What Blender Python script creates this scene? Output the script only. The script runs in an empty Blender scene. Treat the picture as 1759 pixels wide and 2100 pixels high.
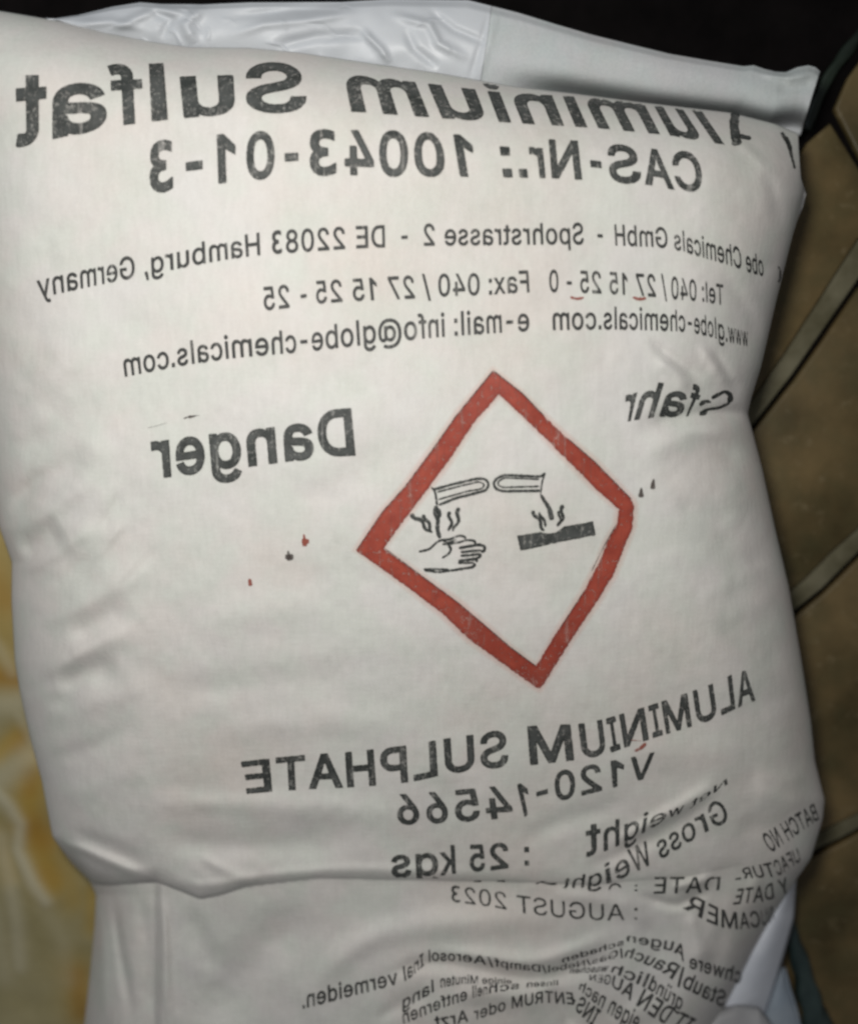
import bpy, bmesh, math, random, json
import numpy as np
from mathutils import Vector, Matrix
from mathutils.geometry import delaunay_2d_cdt

random.seed(7); rng = np.random.RandomState(7)
sc = bpy.context.scene
COL = sc.collection

# ------------------------------------------------------------------ camera
FV = math.radians(58.0)
CAM = np.array([0.0, 0.0, 0.76]); TILT = math.radians(-5.0)
cd = bpy.data.cameras.new('camera'); cam = bpy.data.objects.new('camera', cd); COL.objects.link(cam)
cam.location = CAM; cam.rotation_euler = (TILT, 0, 0)
cd.sensor_fit = 'VERTICAL'; cd.sensor_height = 24; cd.lens = 12 / math.tan(FV / 2)
cd.clip_start = 0.01; cd.clip_end = 50
cd.dof.use_dof = True; cd.dof.focus_distance = 0.655; cd.dof.aperture_fstop = 0.9
sc.camera = cam
# ------------------------------------------------------------------ light and exposure
w = bpy.data.worlds.new('World'); sc.world = w; w.use_nodes = True
bg = w.node_tree.nodes['Background']; bg.inputs[0].default_value = (0.93, 0.95, 1.0, 1); bg.inputs[1].default_value = 0.125
def area(name, loc, target, size, power, color):
    l = bpy.data.lights.new(name, 'AREA'); l.shape = 'DISK'; l.size = size; l.energy = power; l.color = color
    o = bpy.data.objects.new(name, l); COL.objects.link(o); o.location = loc
    o.rotation_euler = (Vector(target) - Vector(loc)).to_track_quat('-Z', 'Y').to_euler()
    return o
area('room_lamp', (-0.12, 0.20, 0.76), (-0.05, 0.11, 0.1), 0.17, 4.75, (1.0, 0.977, 0.935))
area('relief_softbox', (-0.75, 1.05, 0.65), (0.0, 0.2, 0.1), 0.50, 1.2, (0.74, 0.88, 1.0))  # no window there: bluish softbox added at upper left for grazing relief
sc.view_settings.view_transform = 'Standard'; sc.view_settings.look = 'None'
sc.view_settings.exposure = 0.0; sc.view_settings.gamma = 1.0
sc.cycles.filter_width = 2.7

# ------------------------------------------------------------------ measuring: photo position + height -> place
K = math.tan(FV / 2) / 1050.0
ct, st_ = math.cos(TILT), math.sin(TILT)
def P(x, y, z):
    x = np.asarray(x, float); y = np.asarray(y, float); z = np.asarray(z, float)
    a = (x - 879.5) * K; b = (1050.0 - y) * K
    dx, dy, dz = a, b * ct + st_, b * st_ - ct
    t = (z - CAM[2]) / dz
    return np.stack([CAM[0] + dx * t, CAM[1] + dy * t, z + 0 * dx], -1)
def toward_camera(p, d):
    v = CAM - p; return p + v / np.linalg.norm(v, axis=-1, keepdims=True) * d
def interp(pts):
    p = sorted(pts); X = np.array([q[0] for q in p], float); Y = np.array([q[1] for q in p], float)
    return lambda v: np.interp(v, X, Y)
def smooth(f, r):                                   # rounds the corners of a measured polyline
    offs = np.linspace(-r, r, 9); wt = 1 - np.abs(offs) / (r * 1.1); wt /= wt.sum()
    return lambda v: sum(wv * f(np.asarray(v, float) + o) for o, wv in zip(offs, wt))
def sstep(a, b, v):
    t = np.clip((v - a) / (b - a), 0, 1); return t * t * (3 - 2 * t)
def bulge(d, r):
    t = 1 - np.clip(d / r, 0, 1); return np.sqrt(np.clip(1 - t * t, 0, 1))
def seg_dist(x, y, poly):
    best = np.full(np.shape(x), 1e9); tt = np.zeros(np.shape(x)); side = np.zeros(np.shape(x))
    L = [0]
    for (a, b), (c, d) in zip(poly[:-1], poly[1:]): L.append(L[-1] + math.hypot(c - a, d - b))
    for i, ((a, b), (c, d)) in enumerate(zip(poly[:-1], poly[1:])):
        ux, uy = c - a, d - b; n = ux * ux + uy * uy
        t = np.clip(((x - a) * ux + (y - b) * uy) / n, 0, 1)
        e = np.hypot(x - a - t * ux, y - b - t * uy)
        m = e < best
        tt = np.where(m, (L[i] + t * (L[i + 1] - L[i])) / L[-1], tt)
        side = np.where(m, np.sign((x - a) * uy - (y - b) * ux), side)
        best = np.minimum(best, e)
    return best, tt, side
def vnoise(x, y, scale, seed):                      # smooth value noise
    r = np.random.RandomState(seed); G = r.rand(64, 64)
    u = x / scale + 13.7; v = y / scale + 7.3
    i = np.floor(u).astype(int); j = np.floor(v).astype(int)
    fu = u - i; fv = v - j; fu = fu * fu * (3 - 2 * fu); fv = fv * fv * (3 - 2 * fv)
    g = lambda a, b: G[a % 64, b % 64]
    return (g(i, j) * (1 - fu) + g(i + 1, j) * fu) * (1 - fv) + (g(i, j + 1) * (1 - fu) + g(i + 1, j + 1) * fu) * fv - 0.5

# ------------------------------------------------------------------ materials
def mat(name, rough=0.8, spec=0.3):
    m = bpy.data.materials.new(name); m.use_nodes = True; nt = m.node_tree
    b = nt.nodes['Principled BSDF']; b.inputs['Roughness'].default_value = rough
    b.inputs['Specular IOR Level'].default_value = spec
    return m, nt, b
def N(nt, kind, **kw):
    n = nt.nodes.new(kind)
    for k, v in kw.items():
        if k in n.inputs: n.inputs[k].default_value = v
        else: setattr(n, k, v)
    return n
def noise(nt, scale, detail=3, rough=0.55, stretch=None, dist=0.0):
    tc = nt.nodes.new('ShaderNodeTexCoord'); n = N(nt, 'ShaderNodeTexNoise', Scale=scale, Detail=detail, Roughness=rough, Distortion=dist)
    if stretch:
        mp = nt.nodes.new('ShaderNodeMapping'); mp.inputs['Scale'].default_value = stretch[:3]
        if len(stretch) > 3: mp.inputs['Rotation'].default_value = (0, 0, stretch[3])
        nt.links.new(tc.outputs['Object'], mp.inputs[0]); nt.links.new(mp.outputs[0], n.inputs['Vector'])
    else: nt.links.new(tc.outputs['Object'], n.inputs['Vector'])
    return n.outputs['Fac']
def ramp(nt, src, stops):
    r = nt.nodes.new('ShaderNodeValToRGB'); cr = r.color_ramp
    while len(cr.elements) < len(stops): cr.elements.new(0.5)
    for e, (p, c) in zip(cr.elements, stops):
        e.position = p; e.color = (c, c, c, 1) if isinstance(c, (int, float)) else (*c, 1)
    nt.links.new(src, r.inputs[0]); return r.outputs[0]
def mixc(nt, fac, a, b, mode='MIX'):
    m = nt.nodes.new('ShaderNodeMix'); m.data_type = 'RGBA'; m.blend_type = mode
    for s, v in ((m.inputs['Factor'], fac), (m.inputs['A'], a), (m.inputs['B'], b)):
        if isinstance(v, bpy.types.NodeSocket): nt.links.new(v, s)
        elif isinstance(v, (int, float)): s.default_value = v
        else: s.default_value = (*v, 1)
    return m.outputs['Result']
def mth(nt, op, a, b=0.0, c=0.0):
    m = nt.nodes.new('ShaderNodeMath'); m.operation = op
    for s, v in zip(m.inputs, (a, b, c)):
        if isinstance(v, bpy.types.NodeSocket): nt.links.new(v, s)
        else: s.default_value = v
    return m.outputs[0]
def attr(nt, name):
    a = nt.nodes.new('ShaderNodeAttribute'); a.attribute_name = name; return a.outputs['Fac']
def bump(nt, bsdf, h, strength, dist):
    b = N(nt, 'ShaderNodeBump', Strength=strength, Distance=dist); nt.links.new(h, b.inputs['Height'])
    nt.links.new(b.outputs[0], bsdf.inputs['Normal'])

def cloth_mat(name, base, rough=0.72, spec=0.22, glaze=0.0):
    m, nt, b = mat(name, rough, spec)
    c = mixc(nt, ramp(nt, noise(nt, 9, 4), [(0.35, 0), (0.7, 1)]), base, tuple(v * f for v, f in zip(base, (1.03, 0.985, 0.96))))
    c = mixc(nt, ramp(nt, noise(nt, 30, 2), [(0.4, 0), (0.65, 1)]), c, tuple(v * f for v, f in zip(base, (0.96, 1.0, 0.96))))
    c = mixc(nt, mth(nt, 'MULTIPLY', ramp(nt, noise(nt, 5, 6, 0.65), [(0.48, 0), (0.74, 1)]), 0.34), c, (0.42, 0.37, 0.30))
    c = mixc(nt, mth(nt, 'MULTIPLY', ramp(nt, noise(nt, 260, 2, 0.6, (1, 0.25, 1)), [(0.3, 0), (0.7, 1)]), 0.09), c, (0.22, 0.21, 0.20))
    c = mixc(nt, mth(nt, 'MULTIPLY', ramp(nt, noise(nt, 620, 2), [(0.3, 0), (0.7, 1)]), 0.10), c, (0.95, 0.93, 0.9))
    nt.links.new(c, b.inputs['Base Color'])
    h = mth(nt, 'ADD', noise(nt, 420, 2, 0.6, (1, 0.2, 1)), noise(nt, 420, 2, 0.6, (0.2, 1, 1)))
    bump(nt, b, h, 0.18, 0.0008)
    return m
M_CLOTH = cloth_mat('woven_sack_cloth', (0.64, 0.626, 0.602))
M_INNER = cloth_mat('sack_inner_face', (0.44, 0.465, 0.485), 0.65, 0.2)

def liner_mat():
    m, nt, b = mat('glossy_liner', 0.42, 0.45)
    c = mixc(nt, noise(nt, 14, 4), (0.43, 0.455, 0.49), (0.54, 0.56, 0.58))
    nt.links.new(c, b.inputs['Base Color'])
    r = ramp(nt, noise(nt, 22, 3), [(0.3, 0.38), (0.7, 0.62)]); nt.links.new(r, b.inputs['Roughness'])
    h = mth(nt, 'ADD', noise(nt, 40, 4, 0.6, (1, 2.4, 1, 0.4), 0.6), mth(nt, 'MULTIPLY', noise(nt, 160, 2), 0.25))
    bump(nt, b, h, 0.05, 0.003)
    return m
M_LINER = liner_mat()

def ink_mat(name, dark, light, holes=0.5, lo=0.3, wide=6.0, soft=1.7, maxa=1.0, rag=2.2):
    m, nt, b = mat(name, 0.6, 0.25)
    d = attr(nt, 'edge')
    inner = ramp(nt, mth(nt, 'DIVIDE', d, wide), [(0.25, 0), (0.8, 1)])
    blot = ramp(nt, noise(nt, 70, 3), [(0.35, 0), (0.65, 1)])
    c = mixc(nt, mth(nt, 'MULTIPLY', inner, mth(nt, 'ADD', mth(nt, 'MULTIPLY', blot, 0.7), 0.3)), dark, light)
    nt.links.new(c, b.inputs['Base Color'])
    a = ramp(nt, mth(nt, 'DIVIDE', mth(nt, 'ADD', d, mth(nt, 'MULTIPLY', mth(nt, 'SUBTRACT', noise(nt, 500, 2), 0.5), rag)), soft), [(0.0, 0), (1.0, maxa)])
    hole = ramp(nt, noise(nt, 330, 3, 0.7), [(lo, 1 - holes), (lo + 0.12, 1)])
    streak = ramp(nt, noise(nt, 260, 2, 0.6, (1, 0.08, 1)), [(0.30, 0.55), (0.45, 1)])
    patch = ramp(nt, noise(nt, 28, 3), [(0.28, 0.72), (0.5, 1)])
    al = mth(nt, 'MULTIPLY', mth(nt, 'MULTIPLY', a, hole), mth(nt, 'MULTIPLY', streak, patch))
    tr = nt.nodes.new('ShaderNodeBsdfTransparent'); mx = nt.nodes.new('ShaderNodeMixShader')
    nt.links.new(al, mx.inputs[0]); nt.links.new(tr.outputs[0], mx.inputs[1]); nt.links.new(b.outputs[0], mx.inputs[2])
    nt.links.new(mx.outputs[0], nt.nodes['Material Output'].inputs[0])
    return m
M_INK = ink_mat('black_ink', (0.022, 0.026, 0.024), (0.085, 0.090, 0.086), 0.5, 0.36)
M_INKS = ink_mat('thin_black_ink', (0.030, 0.032, 0.031), (0.07, 0.07, 0.068), 0.3, 0.3, 5.0, 0.9, 0.97, 0.9)
M_RED = ink_mat('red_ink', (0.25, 0.040, 0.026), (0.36, 0.066, 0.040), 0.6, 0.33, 10.0, 2.2)
M_SPOT = ink_mat('faint_ink', (0.07, 0.055, 0.05), (0.09, 0.07, 0.06), 0.3, 0.3, 5.0, 1.5, 0.8, 1.0)
M_REDSPOT = ink_mat('red_smudge', (0.30, 0.07, 0.05), (0.32, 0.09, 0.06), 0.3, 0.3, 5.0, 1.6, 0.85, 1.0)
def halo_mat(name, col, amt):
    m, nt, b = mat(name, 0.8, 0.1); b.inputs['Base Color'].default_value = (*col, 1)
    d = attr(nt, 'edge'); a = mth(nt, 'MULTIPLY', ramp(nt, mth(nt, 'DIVIDE', d, 16.0), [(0, 0), (1, 1)]), amt)
    tr = nt.nodes.new('ShaderNodeBsdfTransparent'); mx = nt.nodes.new('ShaderNodeMixShader')
    nt.links.new(a, mx.inputs[0]); nt.links.new(tr.outputs[0], mx.inputs[1]); nt.links.new(b.outputs[0], mx.inputs[2])
    nt.links.new(mx.outputs[0], nt.nodes['Material Output'].inputs[0]); return m
M_HALO = halo_mat('red_ink_bleed', (0.75, 0.26, 0.17), 0.26)

def tile_mat():
    m, nt, b = mat('brown_glazed_tile', 0.5, 0.35)
    c = mixc(nt, ramp(nt, noise(nt, 11, 4), [(0.35, 0), (0.68, 1)]), (0.048, 0.035, 0.011), (0.15, 0.105, 0.044))
    c = mixc(nt, mth(nt, 'MULTIPLY', ramp(nt, noise(nt, 30, 5, 0.65), [(0.45, 0), (0.7, 1)]), 0.5), c, (0.066, 0.060, 0.024))
    c = mixc(nt, mth(nt, 'MULTIPLY', ramp(nt, noise(nt, 70, 4, 0.7), [(0.58, 0), (0.75, 1)]), 0.6), c, (0.20, 0.16, 0.09))
    nt.links.new(c, b.inputs['Base Color']); bump(nt, b, noise(nt, 60, 4), 0.3, 0.002); return m
M_TILE = tile_mat()
def simple(name, c1, c2, scale, rough, spec, bs=0.2, bd=0.002, bscale=60):
    m, nt, b = mat(name, rough, spec)
    nt.links.new(mixc(nt, ramp(nt, noise(nt, scale, 5, 0.62), [(0.35, 0), (0.66, 1)]), c1, c2), b.inputs['Base Color'])
    bump(nt, b, noise(nt, bscale, 4), bs, bd); return m
M_GROUT = simple('pale_worn_grout', (0.085, 0.077, 0.044), (0.15, 0.138, 0.09), 30, 0.75, 0.2)
M_DARK = simple('joint_and_shade_black', (0.0022, 0.0018, 0.0018), (0.005, 0.004, 0.004), 20, 0.9, 0.06)  # near-black for the joints; on the ground it paints in the floor's shade
M_TEAL = simple('dark_teal_plastic', (0.005, 0.015, 0.016), (0.028, 0.046, 0.044), 26, 0.4, 0.5)
M_GREEN = simple('dark_green_plastic', (0.003, 0.007, 0.004), (0.014, 0.022, 0.015), 18, 0.4, 0.4)
M_PALE = simple('pale_blue_sheet', (0.24, 0.29, 0.35), (0.36, 0.41, 0.46), 20, 0.45, 0.4)
M_GREY = simple('grey_liner', (0.30, 0.30, 0.31), (0.38, 0.39, 0.40), 14, 0.5, 0.35)
M_WHITE = simple('white_liner', (0.58, 0.61, 0.67), (0.68, 0.71, 0.77), 20, 0.4, 0.4)
def mustard_mat():
    m, nt, b = mat('mustard_plastic', 0.55, 0.3)
    c = mixc(nt, ramp(nt, noise(nt, 13, 4), [(0.3, 0), (0.7, 1)]), (0.25, 0.215, 0.10), (0.34, 0.30, 0.165))
    c = mixc(nt, attr(nt, 'mustard'), c, (0.37, 0.245, 0.045))
    c = mixc(nt, attr(nt, 'brown'), c, (0.30, 0.16, 0.022))
    c = mixc(nt, attr(nt, 'pale'), c, (0.47, 0.44, 0.32))
    nt.links.new(c, b.inputs['Base Color']); bump(nt, b, noise(nt, 24, 4), 0.4, 0.004); return m
M_MUST = mustard_mat()

# ------------------------------------------------------------------ object helpers
def mk(name, verts, faces, m, parent=None, smooth_=True, attrs=None):
    me = bpy.data.meshes.new(name)
    me.from_pydata([tuple(map(float, v)) for v in verts], [], [tuple(map(int, f)) for f in faces]); me.update()
    if smooth_: me.shade_smooth()
    for k, v in (attrs or {}).items():
        a = me.attributes.new(k, 'FLOAT', 'POINT'); a.data.foreach_set('value', np.asarray(v, np.float32))
    me.materials.append(m)
    o = bpy.data.objects.new(name, me); COL.objects.link(o)
    if parent: o.parent = parent
    return o
def thing(o, label, cat, group=None):
    o['label'] = label; o['category'] = cat
    if group: o['group'] = group
    return o
def empty(name, loc=(0, 0, 0)):
    o = bpy.data.objects.new(name, None); o.empty_display_size = 0.05; o.location = loc; COL.objects.link(o); return o
def grid_faces(nr, nc):
    i = np.arange(nr - 1)[:, None]; j = np.arange(nc - 1)[None, :]
    a = (i * nc + j).ravel(); return np.stack([a, a + nc, a + nc + 1, a + 1], -1)

# ------------------------------------------------------------------ ground
E0 = -0.008
g = mk('ground', [(-2, -2, E0), (2, -2, E0), (2, 2, E0), (-2, 2, E0)], [(0, 1, 2, 3)], M_DARK, None, False); g['kind'] = 'structure'  # bare floor beyond the tiles, its shade painted in as near-black
floor = empty('floor'); floor['kind'] = 'structure'
bed = P([1905, 1775, 1655, 1500, 1000, 560, 2700, 2700], [-200, 60, 275, 545, 1445, 2500, 2500, -200], E0 + 0.002)
mk('mortar_bed', bed, [tuple(range(8))[::-1]], M_DARK, floor, False)
def slab(name, pts, z1, m, h=0.009, bev=0.0022):
    p = P([q[0] for q in pts], [q[1] for q in pts], z1)
    bm = bmesh.new(); top = [bm.verts.new(v) for v in p]; f = bm.faces.new(top)
    if f.normal.z < 0 or f.calc_center_median() is None: pass
    bm.normal_update()
    if f.normal.z < 0: f.normal_flip()
    r = bmesh.ops.extrude_face_region(bm, geom=[f]); vs = [v for v in r['geom'] if isinstance(v, bmesh.types.BMVert)]
    for v in vs: v.co.z -= h
    bmesh.ops.recalc_face_normals(bm, faces=bm.faces)
    te = [e for e in bm.edges if all(abs(v.co.z - z1) < 1e-6 for v in e.verts)]
    bmesh.ops.bevel(bm, geom=te, offset=bev, segments=3, affect='EDGES', profile=0.5)
    me = bpy.data.meshes.new(name); bm.to_mesh(me); bm.free(); me.materials.append(m); me.shade_smooth()
    o = bpy.data.objects.new(name, me); COL.objects.link(o); o.parent = floor; return o
def joint(pts):
    f = interp(pts); xs = sorted(p[0] for p in pts); return pts
# dark joints measured on the right, prolonged under the sack and out of the frame
J2 = [(2500, -380), (1759, 583), (1682, 697), (1628, 774), (1549, 872), (1330, 1120)]
J3 = [(2500, 560), (1758, 1142), (1688, 1212), (1632, 1258), (1050, 1700)]
J4 = [(2500, 1420), (1759, 1706), (1721, 1727), (1651, 1760), (900, 2080)]
def shift(pl, n): return [(x - 0.30 * n, y - n) for x, y in pl]
tiles = [
    [(1712, 222), (1740, 158), (1792, 88), (2400, -60), (2500, 200), (2500, 860), (1856, 470), (1775, 345)],
    [(1800, 60), (1905, -180), (2500, -300), (2400, -90)],
    [(1702, 252), (1656, 292), (1500, 560), (1260, 990), (1342, 1074), (1534, 831), (1605, 730), (1758, 491), (1850, 470), (1765, 352)],
]
slab('tile', tiles[0], 0.0, M_TILE); slab('tile', tiles[1], 0.0, M_TILE); slab('tile', tiles[2], 0.0, M_TILE)
def band(top, bot, gap_top=5, gap_bot=5):
    a = [(x + 0.3 * gap_top, y + gap_top) for x, y in top]; b = [(x - 0.3 * gap_bot, y - gap_bot) for x, y in bot]
    return a + b[::-1]
slab('tile', band(J2[1:], [(2500, 484), (1770, 1074), (1704, 1133), (1649, 1189), (1055, 1634)], 6, 0), 0.0, M_TILE)
slab('tile', band(J3, [(2500, 1375), (1762, 1668), (1715, 1690), (1640, 1725), (880, 2052)], 6, 0), 0.0, M_TILE)
slab('tile', band(J4, [(2600, 2500), (600, 2500)], 6, 0), 0.0, M_TILE)
slab('grout_strip', [(1759, 492), (1606, 731), (1535, 832), (1345, 1075), (1362, 1080), (1549, 862), (1622, 768), (1676, 690), (1759, 570), (1840, 478)], 0.0002, M_GROUT, 0.009, 0.0004)
slab('grout_strip', [(2500, 486), (1770, 1076), (1705, 1134), (1650, 1190), (1060, 1632), (1080, 1660), (1634, 1246), (1684, 1206), (1758, 1132), (2500, 540)], 0.0002, M_GROUT, 0.009, 0.0004)
slab('grout_strip', [(2500, 1376), (1762, 1669), (1715, 1691), (1640, 1726), (1500, 1788), (1510, 1812), (1650, 1752), (1719, 1720), (1759, 1698), (2500, 1408)], 0.0002, M_GROUT, 0.009, 0.0004)

# ------------------------------------------------------------------ the sack's printed body
XL = smooth(interp([(-200, -170), (300, -120), (700, -60), (1000, -14), (1084, 0), (1153, 25), (1230, 24), (1356, 31), (1418, 41), (1512, 62), (1601, 86), (1716, 108), (1768, 146), (1806, 184), (1835, 197), (1899, 194), (2011, 183), (2110, 172), (2260, 160)]), 9)
XR = smooth(interp([(-200, 1600), (150, 1636), (277, 1642), (340, 1652), (400, 1645), (500, 1620), (620, 1590), (750, 1560), (815, 1540), (848, 1532), (880, 1541), (960, 1562), (1090, 1590), (1200, 1616), (1350, 1642), (1480, 1662), (1560, 1670), (1640, 1690), (1680, 1686), (1760, 1662), (1800, 1634), (1875, 1587), (1949, 1546), (2053, 1493), (2260, 1385)]), 9)
FB = smooth(interp([(-300, 4), (0, 22), (60, 32), (118, 42), (215, 67), (308, 85), (390, 97), (513, 98), (616, 108), (770, 131), (902, 150), (1052, 177), (1164, 190), (1318, 210), (1498, 231), (1590, 254), (1641, 277), (1760, 330)]), 14)
YC = smooth(interp([(0, 1690), (150, 1768), (190, 1812), (227, 1815), (321, 1808), (365, 1825), (410, 1843), (450, 1836), (504, 1818), (656, 1800), (717, 1802), (1077, 1809), (1200, 1815), (1300, 1806), (1412, 1797), (1514, 1774), (1600, 1790), (1700, 1800)]), 8)
Y0, Y1 = 150.0, 2230.0
def yshift(x, y0): return (FB(x) - Y0) * (1 - sstep(0, 350, y0 - Y0))
WR = [  # polyline, half width in measured units, height in mm (+ ridge, - valley)
 ([(18, 1060), (62, 992), (125, 966), (200, 915)], 18, -5.4), ([(30, 1085), (90, 1060), (150, 1010), (210, 980)], 17, 3.2),
 ([(34, 1132), (94, 1106), (135, 1085)], 23, -5.8), ([(30, 1180), (90, 1150), (150, 1110), (215, 1060)], 17, 4.6),
 ([(134, 1312), (203, 1278), (275, 1236)], 21, -4.2), ([(60, 1290), (150, 1250), (250, 1190), (320, 1130)], 20, 2.9),
 ([(110, 1412), (172, 1383), (250, 1362)], 20, -4.8), ([(70, 1380), (106, 1371), (203, 1318), (290, 1280)], 18, 3.5),
 ([(60, 1010), (150, 950), (240, 900)], 21, 2.6), ([(20, 930), (120, 880), (230, 800)], 26, -2.6), ([(0, 820), (120, 760), (240, 640)], 31, 2.4),
 ([(205, 1090), (235, 1040), (255, 1000)], 8, -1.1), ([(190, 1160), (225, 1110), (262, 1060)], 8, 1.1), ([(240, 1210), (290, 1160), (340, 1110)], 9, -0.9),
 ([(70, 1480), (180, 1450), (320, 1400)], 18, 1.4), ([(80, 1560), (180, 1540), (300, 1480)], 16, -1.5), ([(100, 1640), (190, 1620), (300, 1560)], 20, 1.2),
 ([(1456, 707), (1495, 774), (1522, 812)], 9, -1.8), ([(1325, 690), (1371, 730), (1411, 758), (1450, 785)], 10, -2.6), ([(1335, 730), (1388, 765), (1420, 812)], 12, 2.4),
 ([(1425, 700), (1462, 745), (1500, 810)], 10, 1.8), ([(1560, 846), (1510, 846), (1440, 848), (1370, 862), (1290, 884)], 15, -4.8),
 ([(1550, 900), (1480, 880), (1390, 905), (1290, 930)], 20, 2.4), ([(1390, 892), (1470, 912), (1530, 960)], 15, -2.2), ([(1480, 560), (1540, 640), (1555, 720)], 14, -1.6),
 ([(1376, 1020), (1434, 1056), (1510, 1070)], 16, -1.6), ([(1360, 980), (1450, 1000), (1560, 1020)], 22, 1.5), ([(1330, 1130), (1450, 1150), (1570, 1120)], 24, 1.2),
 ([(1560, 330), (1590, 400), (1600, 480)], 12, -1.6), ([(1500, 280), (1560, 330), (1590, 380)], 10, 1.4),
 ([(1460, 1250), (1540, 1330), (1620, 1380)], 26, -1.6), ([(1240, 1560), (1400, 1540), (1600, 1560)], 30, 1.6),
 ([(250, 1660), (320, 1645), (656, 1655), (900, 1680)], 22, 3.2), ([(300, 1712), (400, 1730), (480, 1735), (640, 1728), (760, 1735)], 26, -4.2),
 ([(108, 1718), (170, 1742), (224, 1766), (325, 1806)], 9, 3.4), ([(130, 1700), (200, 1725), (255, 1755), (320, 1780)], 14, -3.0),
 ([(400, 1750), (470, 1790), (530, 1812)], 10, 1.6), ([(300, 1790), (410, 1822), (540, 1796), (700, 1782), (900, 1790), (1100, 1796)], 10, 2.0),
 ([(1060, 1740), (1110, 1700), (1170, 1680), (1300, 1640)], 18, -2.2), ([(1180, 1790), (1290, 1745), (1400, 1690), (1480, 1620)], 14, -2.4), ([(1240, 1735), (1330, 1690), (1420, 1640), (1490, 1590)], 11, 3.6),
 ([(1530, 1600), (1600, 1640), (1670, 1640)], 24, 2.0), ([(1500, 1700), (1570, 1690), (1660, 1700)], 22, -2.4),
 ([(233, 1830), (243, 1930), (262, 2030), (272, 2110)], 9, -3.2), ([(290, 1830), (300, 1930), (310, 2110)], 13, -2.4), ([(334, 1830), (340, 1930), (342, 2110)], 8, 3.2),
 ([(385, 1850), (410, 1920), (450, 2010)], 18, -2.6), ([(205, 1850), (212, 1950), (215, 2110)], 9, 1.8),
 ([(640, 1850), (590, 1890), (530, 1970), (450, 2060), (410, 2130)], 42, -7.0), ([(601, 2092), (650, 2020), (700, 1960), (770, 1915), (900, 1893), (1100, 1885), (1230, 1900)], 24, 4.2),
 ([(740, 2030), (860, 1968), (980, 1990), (1090, 2012), (1180, 1990), (1290, 1955)], 14, -3.6), ([(880, 1945), (1000, 1962), (1090, 1975), (1160, 1955), (1290, 1905)], 12, 3.0),
 ([(900, 2040), (1010, 2040), (1100, 2045), (1180, 2050)], 18, 2.6), ([(1180, 2120), (1150, 2060), (1120, 2020)], 14, -3.4), ([(760, 2100), (820, 2060), (900, 2030)], 14, -2.2),
 ([(1300, 1830), (1380, 1860), (1410, 1846), (1470, 1822)], 9, -3.0), ([(1370, 1822), (1420, 1812), (1470, 1795)], 9, 3.2), ([(1410, 1860), (1425, 1920), (1440, 1990)], 14, 3.4),
 ([(1480, 1880), (1470, 1960), (1450, 2030)], 18, -3.0), ([(1310, 1880), (1340, 1930), (1350, 2000)], 18, -2.0), ([(1250, 2120), (1330, 2060), (1390, 2080)], 20, 2.5),
 ([(1560, 1790), (1540, 1830), (1545, 1880)], 14, 2.2), ([(1120, 1830), (1250, 1850), (1330, 1870)], 14, 1.8),
 ([(560, 1040), (700, 1000), (860, 900)], 32, -1.9), ([(380, 1290), (560, 1240), (720, 1250)], 32, 1.9), ([(300, 1420), (560, 1400), (820, 1370)], 27, -2.1), ([(420, 1500), (700, 1470), (900, 1500)], 24, 1.9),
 ([(170, 100), (400, 130), (700, 160)], 16, -1.2), ([(-50, 90), (80, 80), (180, 70)], 22, -1.6), ([(-40, 400), (150, 420), (300, 380)], 40, 1.2),
 ([(1100, 260), (1300, 290), (1500, 330)], 26, -1.0), ([(700, 700), (900, 720), (1150, 720)], 40, -0.8), ([(930, 1010), (1050, 1020), (1150, 1010)], 20, -0.8),
]
for _ in range(30):                                 # fine drag folds that run in from the left seam
    y = rng.uniform(560, 1640); x = rng.uniform(0, 60) + max(0, (y - 1100) * .12); L = rng.uniform(90, 260); a = math.radians(rng.uniform(24, 52))
    WR.append(([(x, y), (x + L * .5 * math.cos(a), y - L * .5 * math.sin(a)), (x + L * math.cos(a * 1.15), y - L * math.sin(a * 1.15))], rng.uniform(12, 24), rng.uniform(-1.5, 1.5)))
for _ in range(24):                                 # and from the right seam
    y = rng.uniform(420, 1640); x = float(XR(y)) - rng.uniform(5, 30); L = rng.uniform(60, 200); a = math.radians(rng.uniform(-35, 40))
    WR.append(([(x, y), (x - L * .5 * math.cos(a), y - L * .5 * math.sin(a)), (x - L * math.cos(a), y - L * math.sin(a) * 1.1)], rng.uniform(13, 24), rng.uniform(-1.2, 1.2)))
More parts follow.
